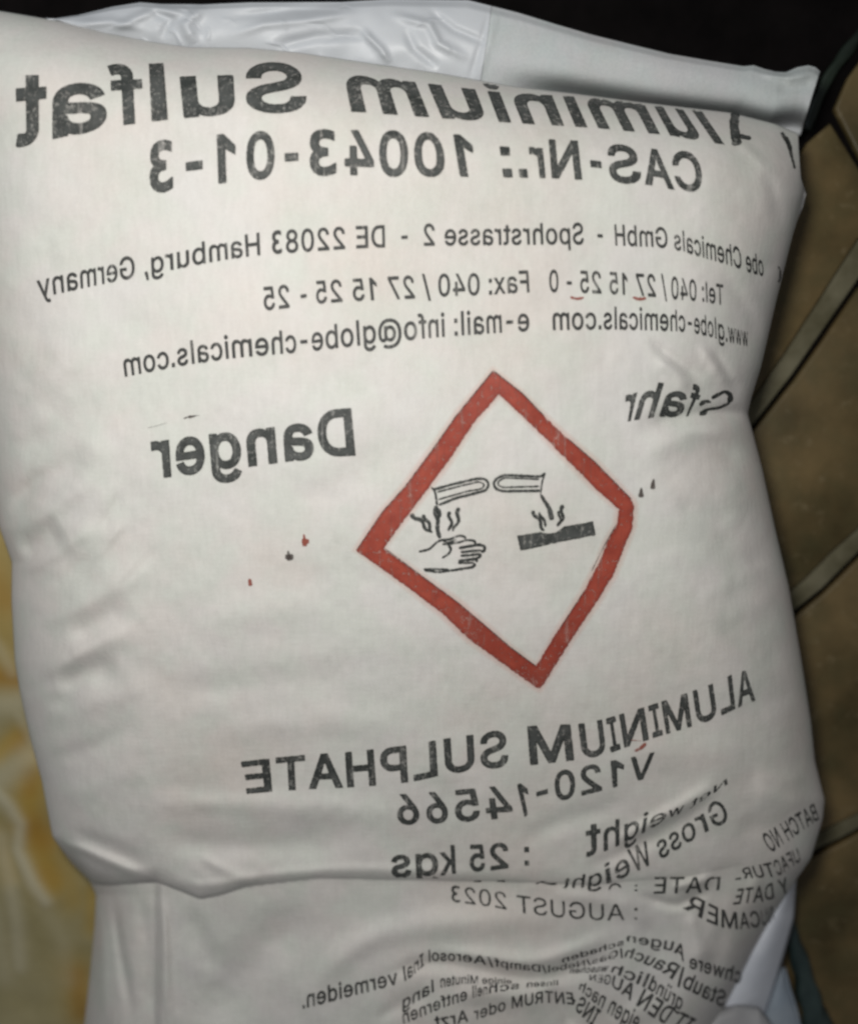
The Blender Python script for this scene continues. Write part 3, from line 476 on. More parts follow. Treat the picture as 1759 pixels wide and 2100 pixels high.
GLYPHS = json.loads(r'''{"-":[453,[[337,244,337,188,114,188,114,244]]],".":[170,[[50,0,50,78,124,78,124,0]]],"/":[249,[[235,533,71,-76,14,-76,178,533]]],"0":[453,[[227,-7,199,-5,174,1,151,11,130,24,111,41,95,62,80,86,69,113,60,144,53,178,49,214,48,254,49,294,53,330,60,364,69,395,81,422,95,447,112,467,130,484,151,498,174,508,200,514,227,516,254,514,279,508,302,498,323,484,342,467,358,447,372,422,384,395,393,364,400,330,404,294,405,254,404,214,400,178,393,144,384,113,373,86,359,62,342,41,323,24,302,11,279,1,254,-5],[227,50,245,51,261,56,276,63,290,74,303,87,313,103,323,122,330,144,336,168,340,194,343,223,344,254,343,285,340,314,336,341,330,365,323,387,313,405,303,422,290,435,276,446,261,453,245,458,227,460,209,458,192,453,177,446,163,435,151,422,140,405,131,387,123,365,117,341,113,314,110,285,109,254,110,223,113,194,117,168,123,144,131,122,140,103,151,87,163,74,177,63,192,56,209,51]]],"1":[430,[[230,0,230,395,105,318,105,385,236,509,300,509,300,0]]],"2":[453,[[64,0,64,47,234,229,248,243,261,257,272,270,282,282,299,305,311,327,318,348,320,371,317,397,308,419,293,436,273,449,250,457,224,460,196,457,172,447,153,433,139,413,130,390,127,362,66,362,67,384,71,405,77,424,86,442,98,459,111,473,126,486,143,496,162,505,182,511,203,514,225,516,247,514,268,511,288,505,306,497,323,486,337,474,350,461,361,445,370,428,376,411,380,392,381,372,378,345,371,318,365,304,357,290,347,275,336,259,322,241,306,223,288,202,267,180,153,60,153,57,389,57,389,0]]],"3":[430,[[85,425,110,435,132,441,152,445,172,446,208,441,236,426,254,402,260,370,254,339,235,316,203,301,159,296,159,229,207,224,241,207,261,179,268,144,263,111,246,85,220,68,186,63,158,65,130,72,102,84,73,102,73,22,100,10,127,1,154,-5,181,-7,246,5,296,36,330,85,341,148,337,187,324,222,301,251,268,269,298,289,318,314,330,345,333,383,323,438,292,480,245,506,183,516,156,514,132,510,108,504,85,494]]],"4":[453,[[40,105,40,158,247,509,311,509,109,166,109,163,413,163,413,105],[282,0,282,121,282,146,282,318,343,318,343,0]]],"5":[453,[[221,-7,199,-6,178,-2,159,3,140,11,123,21,108,32,94,45,83,60,73,76,66,93,62,111,60,130,122,130,127,108,138,89,154,73,173,60,196,52,221,50,250,53,276,64,298,82,314,104,324,131,328,162,327,178,324,193,320,208,314,221,297,244,275,262,248,273,218,277,192,275,167,268,145,258,128,246,67,253,96,509,366,509,366,452,151,452,134,301,136,301,155,315,178,325,203,331,229,334,247,333,263,330,279,326,294,321,308,314,321,306,334,296,345,285,355,273,364,260,372,246,379,231,384,215,388,199,390,181,391,163,390,139,385,117,379,95,369,76,357,57,343,41,327,27,309,15,289,6,268,-1,245,-5]]],"6":[453,[[226,-7,203,-5,182,-1,161,5,142,15,125,26,109,40,96,56,84,74,75,94,69,115,65,138,64,162,65,180,68,199,73,219,80,239,89,261,102,285,118,311,137,340,252,509,322,509,151,261,145,261,154,275,165,288,179,299,196,307,214,312,235,314,257,313,278,309,298,303,316,295,332,284,346,271,359,257,370,240,378,221,384,201,388,180,389,157,388,134,384,112,377,92,368,73,356,55,343,39,327,26,310,14,291,5,271,-2,249,-6],[226,48,254,52,279,63,299,79,314,101,324,128,327,157,324,187,314,213,299,235,279,251,254,262,226,265,198,262,174,252,153,235,138,214,128,188,125,158,128,128,138,102,153,79,174,63,198,52]]],"7":[453,[[97,0,323,448,323,452,62,452,62,509,391,509,391,449,165,0]]],"8":[453,[[226,-7,201,-6,178,-2,156,3,136,11,117,21,101,33,86,47,74,62,64,78,57,96,53,115,52,135,53,151,55,166,59,181,65,195,81,220,101,241,125,256,153,265,153,267,135,273,119,282,105,293,93,308,83,324,76,342,72,360,70,380,72,399,75,417,82,434,90,450,101,464,114,477,129,488,146,498,164,506,184,511,204,514,226,516,248,514,269,511,288,506,306,498,323,488,337,477,350,464,361,450,370,434,377,417,380,399,382,380,380,361,376,342,369,324,359,308,347,293,333,282,318,273,300,267,300,265,327,256,351,241,372,220,387,195,393,181,397,166,400,151,401,135,399,115,395,96,388,78,378,62,366,47,352,33,335,21,317,11,296,3,275,-2,251,-6],[226,49,258,52,285,60,307,74,323,91,333,113,337,139,333,165,322,189,305,208,283,223,256,232,226,235,196,232,169,223,147,208,130,189,119,165,115,139,119,113,129,91,145,74,167,60,180,55,195,52,210,50],[226,290,252,292,274,300,293,313,307,330,316,351,319,376,316,399,308,420,294,437,275,449,252,457,226,460,200,457,177,449,159,437,145,420,136,399,133,376,136,351,145,330,159,313,178,300,201,292]]],"9":[453,[[226,516,249,514,271,510,291,503,310,494,328,482,343,468,356,452,368,434,377,414,384,393,388,371,389,347,388,328,385,309,380,290,373,270,363,248,350,224,334,197,315,168,200,0,130,0,301,248,307,248,299,234,287,221,273,210,257,202,238,196,218,195,195,196,175,199,155,206,137,214,121,225,106,237,94,252,83,269,74,287,68,307,65,329,64,352,65,375,69,397,75,417,85,436,96,454,110,469,125,483,143,494,162,504,182,510,203,514],[226,460,199,457,174,446,154,429,138,407,129,381,125,352,129,322,138,295,154,274,174,257,199,247,226,243,254,247,279,257,299,273,314,295,324,321,327,350,324,381,314,407,299,429,279,446,254,457]]],":":[170,[[50,0,50,78,124,78,124,0],[50,290,50,368,124,368,124,290]]],"@":[676,[[355,-135,319,-134,284,-130,252,-123,221,-114,193,-102,167,-88,144,-72,122,-53,103,-31,87,-8,73,18,61,46,52,77,45,109,42,143,40,179,42,215,46,248,52,280,61,309,73,337,87,363,104,387,123,408,144,427,167,444,192,458,220,470,249,480,281,486,314,490,349,492,383,490,415,486,445,479,472,469,498,457,522,442,543,426,562,407,579,387,594,366,607,343,617,319,625,294,631,268,634,242,635,215,635,197,634,178,633,160,631,142,628,124,625,107,620,91,615,76,599,49,579,28,566,21,551,15,535,12,517,11,497,12,476,17,457,24,441,36,429,50,423,68,420,68,408,48,388,30,376,22,361,17,345,14,326,13,305,14,285,18,267,25,251,35,236,48,224,62,213,78,204,96,197,116,192,137,189,159,188,182,190,205,193,226,199,246,207,265,217,282,228,297,242,311,257,322,274,331,291,338,310,342,330,343,360,340,385,331,404,319,416,306,419,306,419,335,474,335,474,110,476,91,485,74,499,63,518,59,540,63,557,76,568,97,576,127,578,145,580,166,581,190,581,215,580,237,577,259,573,280,567,301,558,320,548,339,537,357,523,373,507,388,490,402,471,414,450,424,427,432,402,438,376,441,347,442,319,441,292,438,266,432,242,424,220,414,199,402,181,388,164,372,149,354,135,334,124,312,115,289,107,263,102,236,99,208,98,178,99,147,102,119,107,91,115,66,124,43,135,21,149,1,165,-17,182,-32,201,-46,223,-58,246,-68,271,-75,298,-81,327,-84,357,-85,385,-84,412,-80,436,-75,458,-69,489,-59,504,-107,487,-113,464,-120,438,-126,411,-131,383,-134],[329,65,359,68,382,78,400,95,412,118,416,133,419,148,421,166,422,185,421,204,419,221,416,236,411,249,399,269,381,282,358,289,331,292,305,288,283,277,265,260,252,239,244,213,242,185,244,154,251,125,262,101,279,81,301,69]]],"A":[480,[[16,0,201,509,276,509,463,0,395,0,287,302,282,317,276,334,270,352,264,372,257,394,250,420,241,447,232,478,245,478,236,447,228,419,220,393,213,371,206,351,201,333,195,317,191,302,85,0],[110,142,110,199,370,199,370,142]]],"B":[456,[[60,0,60,509,241,509,266,508,289,504,310,499,329,491,345,481,359,469,371,456,381,442,388,426,394,410,397,392,398,374,395,344,387,320,373,301,356,286,336,275,315,267,315,262,339,257,363,245,385,227,402,203,409,189,414,173,417,155,418,136,417,117,413,100,408,83,400,67,390,52,377,39,362,28,344,18,324,10,301,4,275,1,247,0],[125,57,245,57,272,58,296,63,315,70,330,80,341,92,349,105,354,120,355,137,352,161,342,184,327,203,306,218,279,228,248,231,125,231],[125,285,238,285,265,288,288,296,308,309,323,326,333,348,336,372,334,388,330,403,323,417,313,429,299,439,283,446,263,450,240,452,125,452]]],"C":[510,[[267,-7,235,-5,205,1,177,11,150,25,126,42,104,63,86,88,70,115,57,146,48,179,42,215,40,254,42,293,48,329,57,362,70,393,86,421,104,445,126,466,150,484,177,498,205,508,235,514,267,516,286,515,305,513,323,509,340,504,357,498,373,490,388,481,402,471,415,460,427,447,438,433,448,418,456,402,463,385,469,367,473,348,408,348,401,373,389,395,375,413,357,428,337,440,315,449,292,454,267,456,245,454,223,450,203,443,184,432,166,419,150,403,137,385,125,364,116,340,109,314,105,285,103,254,105,223,109,194,116,168,125,145,137,123,151,105,166,89,184,76,203,66,223,59,245,54,267,53,292,55,315,60,337,69,357,81,375,96,389,114,401,136,408,160,473,160,469,142,463,124,457,107,448,91,438,76,428,62,416,49,402,38,388,28,373,19,357,11,341,5,323,0,305,-4,286,-6]]],"D":[502,[[219,0,96,0,96,57,215,57,244,58,272,63,296,70,318,81,337,94,354,110,368,128,379,149,388,172,394,198,398,226,399,255,398,285,394,312,388,337,379,361,368,381,354,399,338,415,320,428,299,438,275,446,249,450,221,452,93,452,93,509,225,509,261,507,294,501,325,492,353,478,377,461,399,441,418,418,433,391,446,361,455,329,460,293,462,255,460,217,455,181,446,149,433,119,417,92,398,68,376,48,351,31,322,17,291,8,256,2],[125,509,125,0,60,0,60,509]]],"E":[419,[[60,0,60,509,372,509,372,452,125,452,125,286,355,286,355,229,125,229,125,57,375,57,375,0]]],"F":[410,[[60,0,60,509,369,509,369,452,125,452,125,278,346,278,346,221,125,221,125,0]]],"G":[520,[[269,-7,236,-5,205,1,176,11,149,25,125,43,104,64,85,88,69,116,57,146,47,179,42,215,40,254,42,293,47,329,57,362,69,393,85,421,103,445,125,466,149,484,175,498,203,508,233,514,265,516,285,515,304,513,322,509,340,504,358,497,374,489,389,480,403,469,416,458,429,445,439,431,449,416,458,401,465,384,470,367,474,349,408,349,399,372,387,393,373,411,356,427,337,439,315,448,291,454,265,456,243,454,222,450,202,443,183,432,166,419,150,404,137,385,125,364,116,340,109,314,105,285,103,254,105,223,109,194,116,168,125,145,137,124,151,105,166,90,184,76,203,66,224,59,246,54,269,53,290,54,309,57,328,63,345,71,360,81,374,93,386,107,396,123,404,141,410,160,414,180,415,202,434,199,283,199,283,256,478,256,478,200,476,170,471,141,463,115,451,91,436,69,419,50,399,33,377,19,352,8,326,0,298,-5]]],"H":[517,[[60,0,60,509,125,509,125,289,392,289,392,509,457,509,457,0,392,0,392,232,125,232,125,0]]],"I":[300,[[31,0,31,57,118,57,118,452,31,452,31,509,269,509,269,452,183,452,183,57,269,57,269,0]]],"L":[393,[[60,0,60,509,125,509,125,57,361,57,361,0]]],"M":[628,[[60,0,60,509,152,509,277,187,287,159,299,123,311,84,322,49,307,49,318,83,330,121,342,158,352,187,476,509,568,509,568,0,504,0,504,291,504,327,505,369,506,413,507,457,513,457,505,433,498,409,482,363,467,322,456,291,342,0,286,0,170,291,159,321,145,361,129,408,112,457,119,457,120,416,121,372,122,328,122,291,122,0]]],"N":[523,[[60,0,60,509,136,509,343,183,352,169,363,151,375,130,388,107,401,82,414,55,405,54,402,81,401,108,400,134,399,157,399,195,399,509,463,509,463,0,387,0,202,290,177,331,164,354,148,381,108,452,119,454,122,384,124,328,125,291,125,0]]],"O":[533,[[267,-7,235,-5,205,1,177,11,150,25,126,42,105,63,86,88,70,115,57,146,48,179,42,215,40,254,42,293,48,329,57,362,70,393,86,421,105,445,126,466,150,484,177,498,205,508,235,514,267,516,299,514,329,508,357,498,384,484,408,466,429,445,448,421,464,393,477,362,486,329,491,293,493,254,491,215,486,179,477,146,464,115,448,88,429,63,408,42,384,25,357,11,329,1,299,-5],[267,53,289,54,310,59,330,66,349,76,367,89,383,105,396,123,408,144,418,168,425,194,429,223,430,254,429,286,425,314,418,341,408,365,396,386,383,404,367,420,349,433,330,443,310,450,289,454,267,456,245,454,223,450,203,443,184,433,167,420,151,404,137,385,125,364,116,340,109,314,105,285,103,254,105,223,109,194,116,168,125,144,137,123,151,105,167,89,184,76,203,66,223,59,245,54]]],"P":[445,[[60,0,60,509,235,509,263,507,289,503,312,497,332,487,350,476,366,462,379,447,390,430,398,411,404,391,407,370,409,348,407,325,404,304,398,284,390,265,379,248,366,233,350,219,332,207,312,198,289,191,263,187,235,186,109,186,109,242,233,242,252,243,269,246,284,250,297,256,318,272,333,294,342,319,344,348,342,376,333,402,318,423,297,439,284,444,268,449,251,451,232,452,125,452,125,0]]],"R":[449,[[60,0,60,509,236,509,264,507,290,504,313,497,333,489,351,478,367,465,380,450,390,433,399,415,405,395,408,374,409,352,408,330,405,309,399,290,390,271,380,255,367,240,351,228,333,217,312,209,289,203,264,199,236,198,96,198,96,255,234,255,252,256,269,258,284,262,298,267,319,281,334,300,342,324,345,352,342,380,334,405,319,425,298,440,284,445,269,449,252,451,233,452,125,452,125,0],[353,0,230,229,303,229,428,0]]],"S":[447,[[224,-9,197,-8,172,-4,149,1,128,9,108,19,91,31,76,45,64,60,54,77,46,96,41,115,38,137,104,137,110,110,123,88,142,71,166,59,194,52,224,49,241,50,257,52,272,55,286,60,311,74,329,92,341,114,346,139,342,161,332,179,316,193,296,205,272,214,245,222,184,239,154,249,128,260,105,274,86,289,71,307,60,326,54,348,52,372,53,393,58,413,65,431,75,448,87,463,102,476,119,488,138,498,158,506,180,511,203,514,227,516,252,514,275,511,296,505,316,498,334,488,351,476,365,463,377,449,387,433,394,415,399,397,401,378,337,378,334,396,326,412,316,426,302,437,286,447,267,453,247,457,225,459,194,456,167,448,145,435,129,418,118,398,115,376,119,352,131,334,148,319,169,308,191,300,212,293,264,279,287,272,312,264,336,252,359,238,379,220,395,198,401,185,405,171,407,155,408,139,407,118,403,99,396,81,386,64,374,48,360,34,343,21,323,11,302,2,278,-4,252,-8]]],"T":[449,[[32,452,32,509,417,509,417,452,257,452,257,0,193,0,193,452]]],"U":[517,[[259,-8,230,-7,203,-2,177,5,154,15,133,28,114,43,98,60,85,80,74,101,66,124,62,148,60,173,60,509,124,509,124,178,125,160,128,144,133,128,141,113,150,99,160,87,173,77,187,68,203,61,220,56,239,53,259,52,279,53,298,56,315,61,331,68,345,77,357,87,368,99,377,113,384,128,389,144,392,160,393,178,393,509,457,509,457,173,456,148,451,124,443,101,433,80,419,60,403,43,384,28,363,15,340,5,315,-2,288,-7]]],"V":[480,[[204,0,16,509,84,509,192,206,197,192,203,176,209,158,215,137,222,115,230,89,239,61,248,31,235,31,244,62,252,90,260,115,267,138,274,158,279,176,285,192,290,206,395,509,463,509,278,0]]],"W":[686,[[155,0,16,509,82,509,163,196,170,171,175,145,187,94,192,67,197,40,189,40,194,67,200,94,205,120,211,145,224,196,306,509,380,509,462,196,468,171,474,145,486,94,492,67,497,40,488,40,493,67,499,94,504,120,510,145,523,196,603,509,670,509,530,0,455,0,368,323,363,339,359,356,355,373,351,391,347,410,344,431,340,452,336,475,350,475,346,453,342,433,339,413,335,395,331,377,327,359,323,341,318,323,230,0]]],"Y":[472,[[203,0,203,208,16,509,91,509,192,344,200,331,208,318,215,305,222,292,229,279,236,264,243,248,250,230,224,230,231,248,237,265,244,280,251,293,265,318,280,344,381,509,455,509,268,208,268,0]]]," ":[188,[]],"a":[389,[[160,-9,142,-8,126,-5,110,-1,94,5,80,12,68,22,57,32,48,45,40,58,35,73,31,90,30,108,34,138,43,161,58,179,78,193,100,203,125,211,152,216,178,220,234,227,252,230,265,235,273,243,276,255,276,257,273,279,267,297,256,311,240,322,220,329,196,331,171,329,149,322,132,313,118,301,107,288,100,274,41,291,48,308,57,322,67,335,79,346,91,355,104,364,118,370,133,375,148,379,163,382,179,384,194,384,215,383,239,379,263,372,286,360,306,343,322,320,329,306,333,290,336,272,337,251,337,0,277,0,277,52,272,52,264,38,252,25,236,12,215,1,190,-6],[170,45,202,49,228,59,248,74,263,93,272,115,276,138,276,190,270,186,259,182,246,179,231,176,200,171,175,168,154,164,134,159,117,150,103,139,95,124,92,105,94,87,102,72,114,61,130,52,149,47]]],"b":[424,[[229,-8,198,-5,172,4,153,17,138,31,127,46,118,59,112,59,112,0,53,0,53,509,114,509,114,319,118,319,127,331,137,346,152,360,171,373,197,381,229,384,252,383,274,378,294,371,313,361,330,347,345,332,359,313,370,293,379,270,385,245,389,218,390,189,389,160,385,133,379,108,370,84,359,64,346,45,330,29,313,16,294,5,274,-2,252,-7],[220,47,237,48,253,51,267,57,279,66,291,76,301,88,309,101,316,117,321,133,325,151,327,170,328,189,327,209,325,227,321,245,316,261,309,276,301,290,291,301,280,311,267,319,253,325,237,329,220,330,203,329,188,325,174,320,161,312,150,302,140,291,132,278,125,263,120,247,116,229,113,210,113,189,113,169,116,150,120,132,125,115,132,100,140,86,150,75,162,65,174,57,188,51,204,48]]],"c":[396,[[207,-8,182,-7,159,-2,137,6,117,16,98,30,82,46,68,64,56,85,46,108,40,133,36,159,34,187,36,216,40,243,46,268,56,291,68,312,82,330,98,346,117,360,137,371,159,378,182,383,207,384,234,383,260,377,284,368,305,356,324,341,340,322,353,301,362,277,303,262,298,276,290,289,281,301,270,311,257,319,242,325,226,329,207,330,189,329,173,325,158,319,145,310,134,300,124,287,115,274,108,258,103,242,99,224,97,206,96,187,97,169,99,151,103,134,108,117,115,102,124,89,134,76,145,66,158,57,173,51,189,48,207,46,226,48,243,52,258,58,271,66,282,76,292,89,299,102,304,117,363,102,354,78,341,56,325,37,306,21,285,9,261,-1,235,-6]]],"d":[424,[[195,-8,172,-7,151,-2,130,5,111,16,94,29,79,45,66,64,55,84,46,108,39,133,35,160,34,189,35,218,39,245,46,270,55,293,66,313,79,332,95,347,112,361,131,371,151,378,173,383,196,384,228,381,253,373,272,360,287,346,298,331,306,319,311,319,311,509,372,509,372,0,313,0,313,59,307,59,298,46,287,31,272,17,252,4,227,-5],[205,47,221,48,236,51,250,57,263,65,274,75,284,86,293,100,299,115,305,132,309,150,311,169,312,189,311,210,309,229,305,247,300,263,293,278,284,291,275,302,263,312,251,320,237,325,221,329,205,330,187,329,172,325,157,319,145,311,133,301,124,290,115,276,108,261,103,245,99,227,97,209,96,189,97,170,99,151,103,133,109,117,115,101,124,88,134,76,145,66,158,57,172,51,188,48]]],"e":[404,[[212,-8,185,-7,161,-2,138,6,117,16,98,30,82,46,68,64,56,85,46,108,40,132,35,159,34,187,35,215,39,242,46,267,55,290,67,311,81,329,97,346,115,359,135,370,157,378,180,383,205,384,221,384,236,382,251,379,266,374,280,368,294,361,307,351,319,341,331,329,341,315,350,299,357,282,363,263,368,242,370,219,371,194,371,169,75,169,75,221,338,221,310,202,309,220,307,237,303,254,298,269,283,294,263,314,237,326,205,330,189,329,173,326,159,321,146,313,125,294,109,270,99,241,96,211,96,178,97,157,100,139,104,122,110,106,118,92,128,80,139,70,151,61,165,55,179,50,195,47,212,46,234,48,254,53,271,61,285,73,297,88,306,105,365,91,353,63,335,39,324,29,311,19,298,11,283,4,266,-1,249,-5,231,-7]]],"f":[254,[[228,379,228,327,6,327,6,379],[81,0,81,432,84,461,96,486,113,505,135,519,161,527,187,530,207,529,222,527,234,524,243,521,227,468,215,472,206,473,195,474,171,470,154,460,145,443,142,419,142,0]]],"g":[425,[[207,-151,187,-150,168,-148,150,-144,134,-140,105,-127,82,-110,64,-91,51,-69,101,-41,110,-53,122,-66,136,-78,154,-88,178,-95,207,-97,229,-96,249,-92,267,-85,282,-75,295,-62,304,-47,310,-28,311,-6,311,68,306,68,298,56,287,41,272,28,252,16,227,8,195,5,173,6,152,10,132,17,113,27,95,39,80,53,67,71,55,90,46,112,39,136,35,163,34,191,35,220,39,246,46,271,55,293,66,314,80,332,95,347,112,361,131,371,152,378,173,383,196,384,228,382,253,373,273,360,288,346,299,331,308,319,313,319,313,379,372,379,372,-9,371,-32,367,-54,360,-73,350,-90,338,-104,324,-117,308,-127,291,-136,271,-142,251,-147,229,-150],[205,59,222,60,237,63,251,68,264,75,285,95,300,121,305,137,309,154,312,172,312,193,312,212,309,231,305,248,300,264,293,278,285,291,275,303,264,312,251,320,237,325,222,329,205,330,188,329,172,325,158,320,145,312,134,302,124,290,115,277,109,262,103,246,99,229,97,212,96,193,97,173,99,155,103,138,109,123,124,96,145,76,158,68,172,63,188,60]]],"h":[410,[[114,227,114,0,53,0,53,509,114,509,114,287,102,287,112,312,124,332,137,349,152,362,169,372,187,379,207,383,227,384,246,383,264,380,280,376,295,369,309,360,321,349,332,336,341,321,348,304,353,285,356,264,357,240,357,0,296,0,296,235,295,256,290,275,283,291,273,304,260,315,246,323,229,328,210,329,184,326,161,317,141,303,126,283,117,257]]],"i":[167,[[53,0,53,379,114,379,114,0],[84,443,67,446,54,455,44,468,41,483,44,499,54,512,67,521,84,524,100,521,114,512,123,499,126,483,123,468,114,455,100,446]]],"k":[381,[[110,137,110,212,121,212,284,379,360,379,184,199,177,199],[53,0,53,509,114,509,114,0],[294,0,148,186,191,229,372,0]]],"l":[190,[[60,0,60,525,122,525,122,0]]],"m":[610,[[53,0,53,379,112,379,112,295,108,295,118,323,132,346,151,363,172,376,195,384,219,386,239,385,257,380,273,372,287,361,299,347,309,331,316,314,321,295,312,295,322,321,337,343,357,361,381,375,407,383,437,386,453,385,468,383,483,378,497,372,510,364,522,354,532,342,541,328,548,313,553,296,556,276,557,255,557,0,496,0,496,254,494,273,490,289,483,302,473,313,447,326,419,330,395,328,374,320,358,307,345,290,338,270,335,247,335,0,274,0,274,260,269,288,253,311,229,326,199,330,178,328,158,320,140,307,126,289,117,266,114,238,114,0]]],"n":[410,[[114,227,114,0,53,0,53,379,112,379,112,287,102,287,112,312,124,332,137,349,152,362,169,372,187,379,207,383,227,384,246,383,264,380,280,376,295,369,309,360,321,349,332,336,341,321,348,304,353,285,356,264,357,240,357,0,296,0,296,235,295,256,290,275,283,291,273,304,260,315,246,323,229,328,210,329,184,326,161,317,141,303,126,283,117,257]]],"o":[415,[[207,-8,182,-7,159,-2,137,6,117,16,98,30,82,46,68,64,56,85,46,108,40,133,36,159,34,187,36,216,40,243,46,268,56,291,68,312,82,330,98,346,117,360,137,371,159,378,182,383,207,384,233,383,256,378,278,371,299,360,317,346,333,330,347,312,359,291,369,268,376,243,380,216,381,187,380,159,376,133,369,108,359,85,347,64,333,46,317,30,299,16,278,6,256,-2,233,-7],[207,46,226,48,242,51,257,57,270,66,282,76,292,89,300,102,307,117,312,134,316,151,318,169,319,187,318,206,316,224,312,242,307,258,300,274,292,287,282,300,270,310,257,319,242,325,226,329,207,330,189,329,173,325,158,319,145,310,134,300,124,287,115,274,108,258,103,242,99,224,97,206,96,187,97,169,99,151,103,134,108,117,115,102,124,89,134,76,145,66,158,57,173,51,189,48]]],"p":[424,[[53,-143,53,379,112,379,112,319,118,319,126,331,137,346,152,360,171,373,197,381,229,384,252,383,274,378,294,371,313,361,330,347,345,332,359,313,370,293,379,270,385,245,389,218,390,189,389,160,385,133,379,108,370,84,359,64,346,45,330,29,313,16,294,5,274,-2,252,-7,229,-8,198,-5,173,4,153,17,138,31,127,46,118,59,114,59,114,-143],[220,47,237,48,253,51,267,57,279,66,291,76,301,88,309,101,316,117,321,133,325,151,327,170,328,189,327,209,325,227,321,245,316,261,309,276,301,290,291,301,280,311,267,319,253,325,237,329,220,330,203,329,188,325,174,320,161,312,150,302,140,291,132,278,125,263,120,247,116,229,113,210,113,189,113,169,116,150,120,132,125,115,132,100,140,86,150,75,162,65,174,57,188,51,204,48]]],"r":[259,[[53,0,53,379,112,379,112,321,115,321,130,347,152,367,166,375,181,380,196,384,213,385,229,384,243,384,243,322,230,324,219,325,207,326,182,323,159,315,140,301,126,284,117,262,114,237,114,0]]],"s":[365,[[182,-8,163,-7,145,-5,128,-2,112,3,98,10,84,18,72,27,62,38,53,50,45,63,40,78,36,94,94,107,105,79,124,60,150,49,181,45,200,46,217,50,232,55,244,62,262,81,268,103,265,121,254,136,237,147,212,155,149,170,125,177,104,186,87,196,72,208,61,222,53,237,48,255,47,274,48,290,51,305,57,319,65,332,75,343,87,354,100,363,115,370,131,377,149,381,167,384,187,384,206,384,223,381,239,378,254,372,279,358,299,339,314,316,324,290,268,277,258,298,243,316,219,328,187,333,156,329,131,317,114,299,109,277,112,258,124,243,144,232,172,223,229,209,254,202,275,194,292,183,306,171,317,158,325,142,330,125,331,107,330,90,326,75,321,61,312,47,302,35,290,24,276,15,260,6,242,0,223,-5,203,-7]]],"t":[227,[[204,379,204,327,6,327,6,379],[65,471,126,471,126,98,128,76,136,61,150,53,170,50,185,51,202,54,213,2,203,-1,192,-3,180,-4,168,-4,145,-3,125,2,107,10,92,21,80,35,72,52,67,71,65,93]]],"u":[410,[[182,-5,164,-4,146,-1,130,4,115,11,101,20,89,31,78,44,69,59,62,76,57,95,54,116,53,139,53,379,114,379,114,144,115,123,119,105,127,89,137,75,150,64,164,56,181,52,200,50,226,53,249,62,268,77,283,97,293,122,296,153,296,379,357,379,357,0,298,0,298,92,307,92,297,67,286,47,272,30,257,17,240,7,222,0,203,-4]]],"v":[389,[[163,0,17,379,84,379,165,155,171,138,177,121,182,104,187,87,191,70,196,53,201,37,206,21,184,21,189,37,194,53,198,70,203,87,207,104,213,121,218,138,224,155,305,379,371,379,226,0]]],"w":[567,[[138,0,23,379,87,379,133,214,138,196,143,177,149,157,154,137,159,115,165,91,170,67,175,41,165,41,170,66,175,90,180,113,186,135,191,156,196,176,201,195,206,214,252,379,316,379,362,214,366,196,371,176,376,157,382,136,387,114,392,91,397,67,402,41,391,41,397,66,402,90,408,113,413,135,418,156,423,176,429,195,434,214,480,379,545,379,429,0,368,0,319,172,305,225,297,252,291,280,277,338,291,338,277,280,263,225,255,198,248,172,199,0]]],"x":[379,[[21,0,171,218,171,171,29,379,100,379,147,306,156,292,164,279,172,266,179,253,193,229,207,206,175,206,190,229,202,253,209,266,216,279,224,292,233,306,282,379,352,379,209,169,209,214,358,0,287,0,231,85,214,112,200,136,187,159,173,182,205,182,191,159,178,136,165,112,148,85,91,0]]],",":[188,[[38,-119,68,71,137,71,84,-119]]],"z":[380,[[42,0,42,46,254,320,254,323,48,323,48,379,333,379,333,331,126,60,126,56,339,56,339,0]]],"ß":[441,[[122,362,122,0,60,0,60,362,63,398,70,429,82,456,99,477,120,494,143,506,169,513,197,516,213,515,229,512,245,508,260,503,275,495,289,486,301,476,312,463,320,448,327,432,331,414,332,393,330,370,325,351,317,335,309,322,300,310,292,299,287,287,285,272,288,256,297,241,311,228,327,215,344,202,362,188,378,171,391,152,400,129,403,100,402,84,399,69,394,55,386,42,366,21,340,6,324,0,307,-4,289,-6,269,-7,253,-6,237,-5,222,-2,207,1,182,10,164,20,187,74,201,66,217,58,238,52,265,50,297,53,321,64,337,81,342,104,339,123,330,139,316,153,300,167,282,180,264,194,248,209,235,227,226,247,223,272,224,291,230,306,238,318,247,329,256,341,264,353,270,368,272,388,266,420,250,442,226,455,197,459,179,457,164,453,152,446,141,435,133,422,127,405,123,386]]],"ü":[410,[[182,-5,164,-4,146,-1,130,4,115,11,101,20,89,31,78,44,69,59,62,76,57,95,54,116,53,139,53,379,114,379,114,144,115,123,119,105,127,89,137,75,150,64,164,56,181,52,200,50,226,53,249,62,268,77,283,97,293,122,296,153,296,379,357,379,357,0,298,0,298,92,307,92,297,67,286,47,272,30,257,17,240,7,222,0,203,-4],[110,479,110,554,178,554,178,479],[270,479,270,554,338,554,338,479]]],"y":[386,[[47,-139,61,-86,71,-87,80,-89,88,-90,96,-90,104,-89,111,-87,118,-84,124,-80,130,-74,136,-67,141,-58,146,-48,151,-36,163,-1,17,379,84,379,165,155,171,138,177,121,182,104,187,87,191,70,196,53,201,37,206,21,184,21,188,37,193,53,198,70,202,87,207,104,212,121,218,138,224,155,305,379,371,379,204,-58,198,-72,191,-85,184,-97,177,-107,168,-116,159,-124,150,-130,139,-136,128,-140,117,-143,104,-145,91,-145,65,-143]]]}''')          # outlines of a plain grotesque alphabet: advance, closed loops (x, y, x, y ...)
CAP = 509 / 1000.0
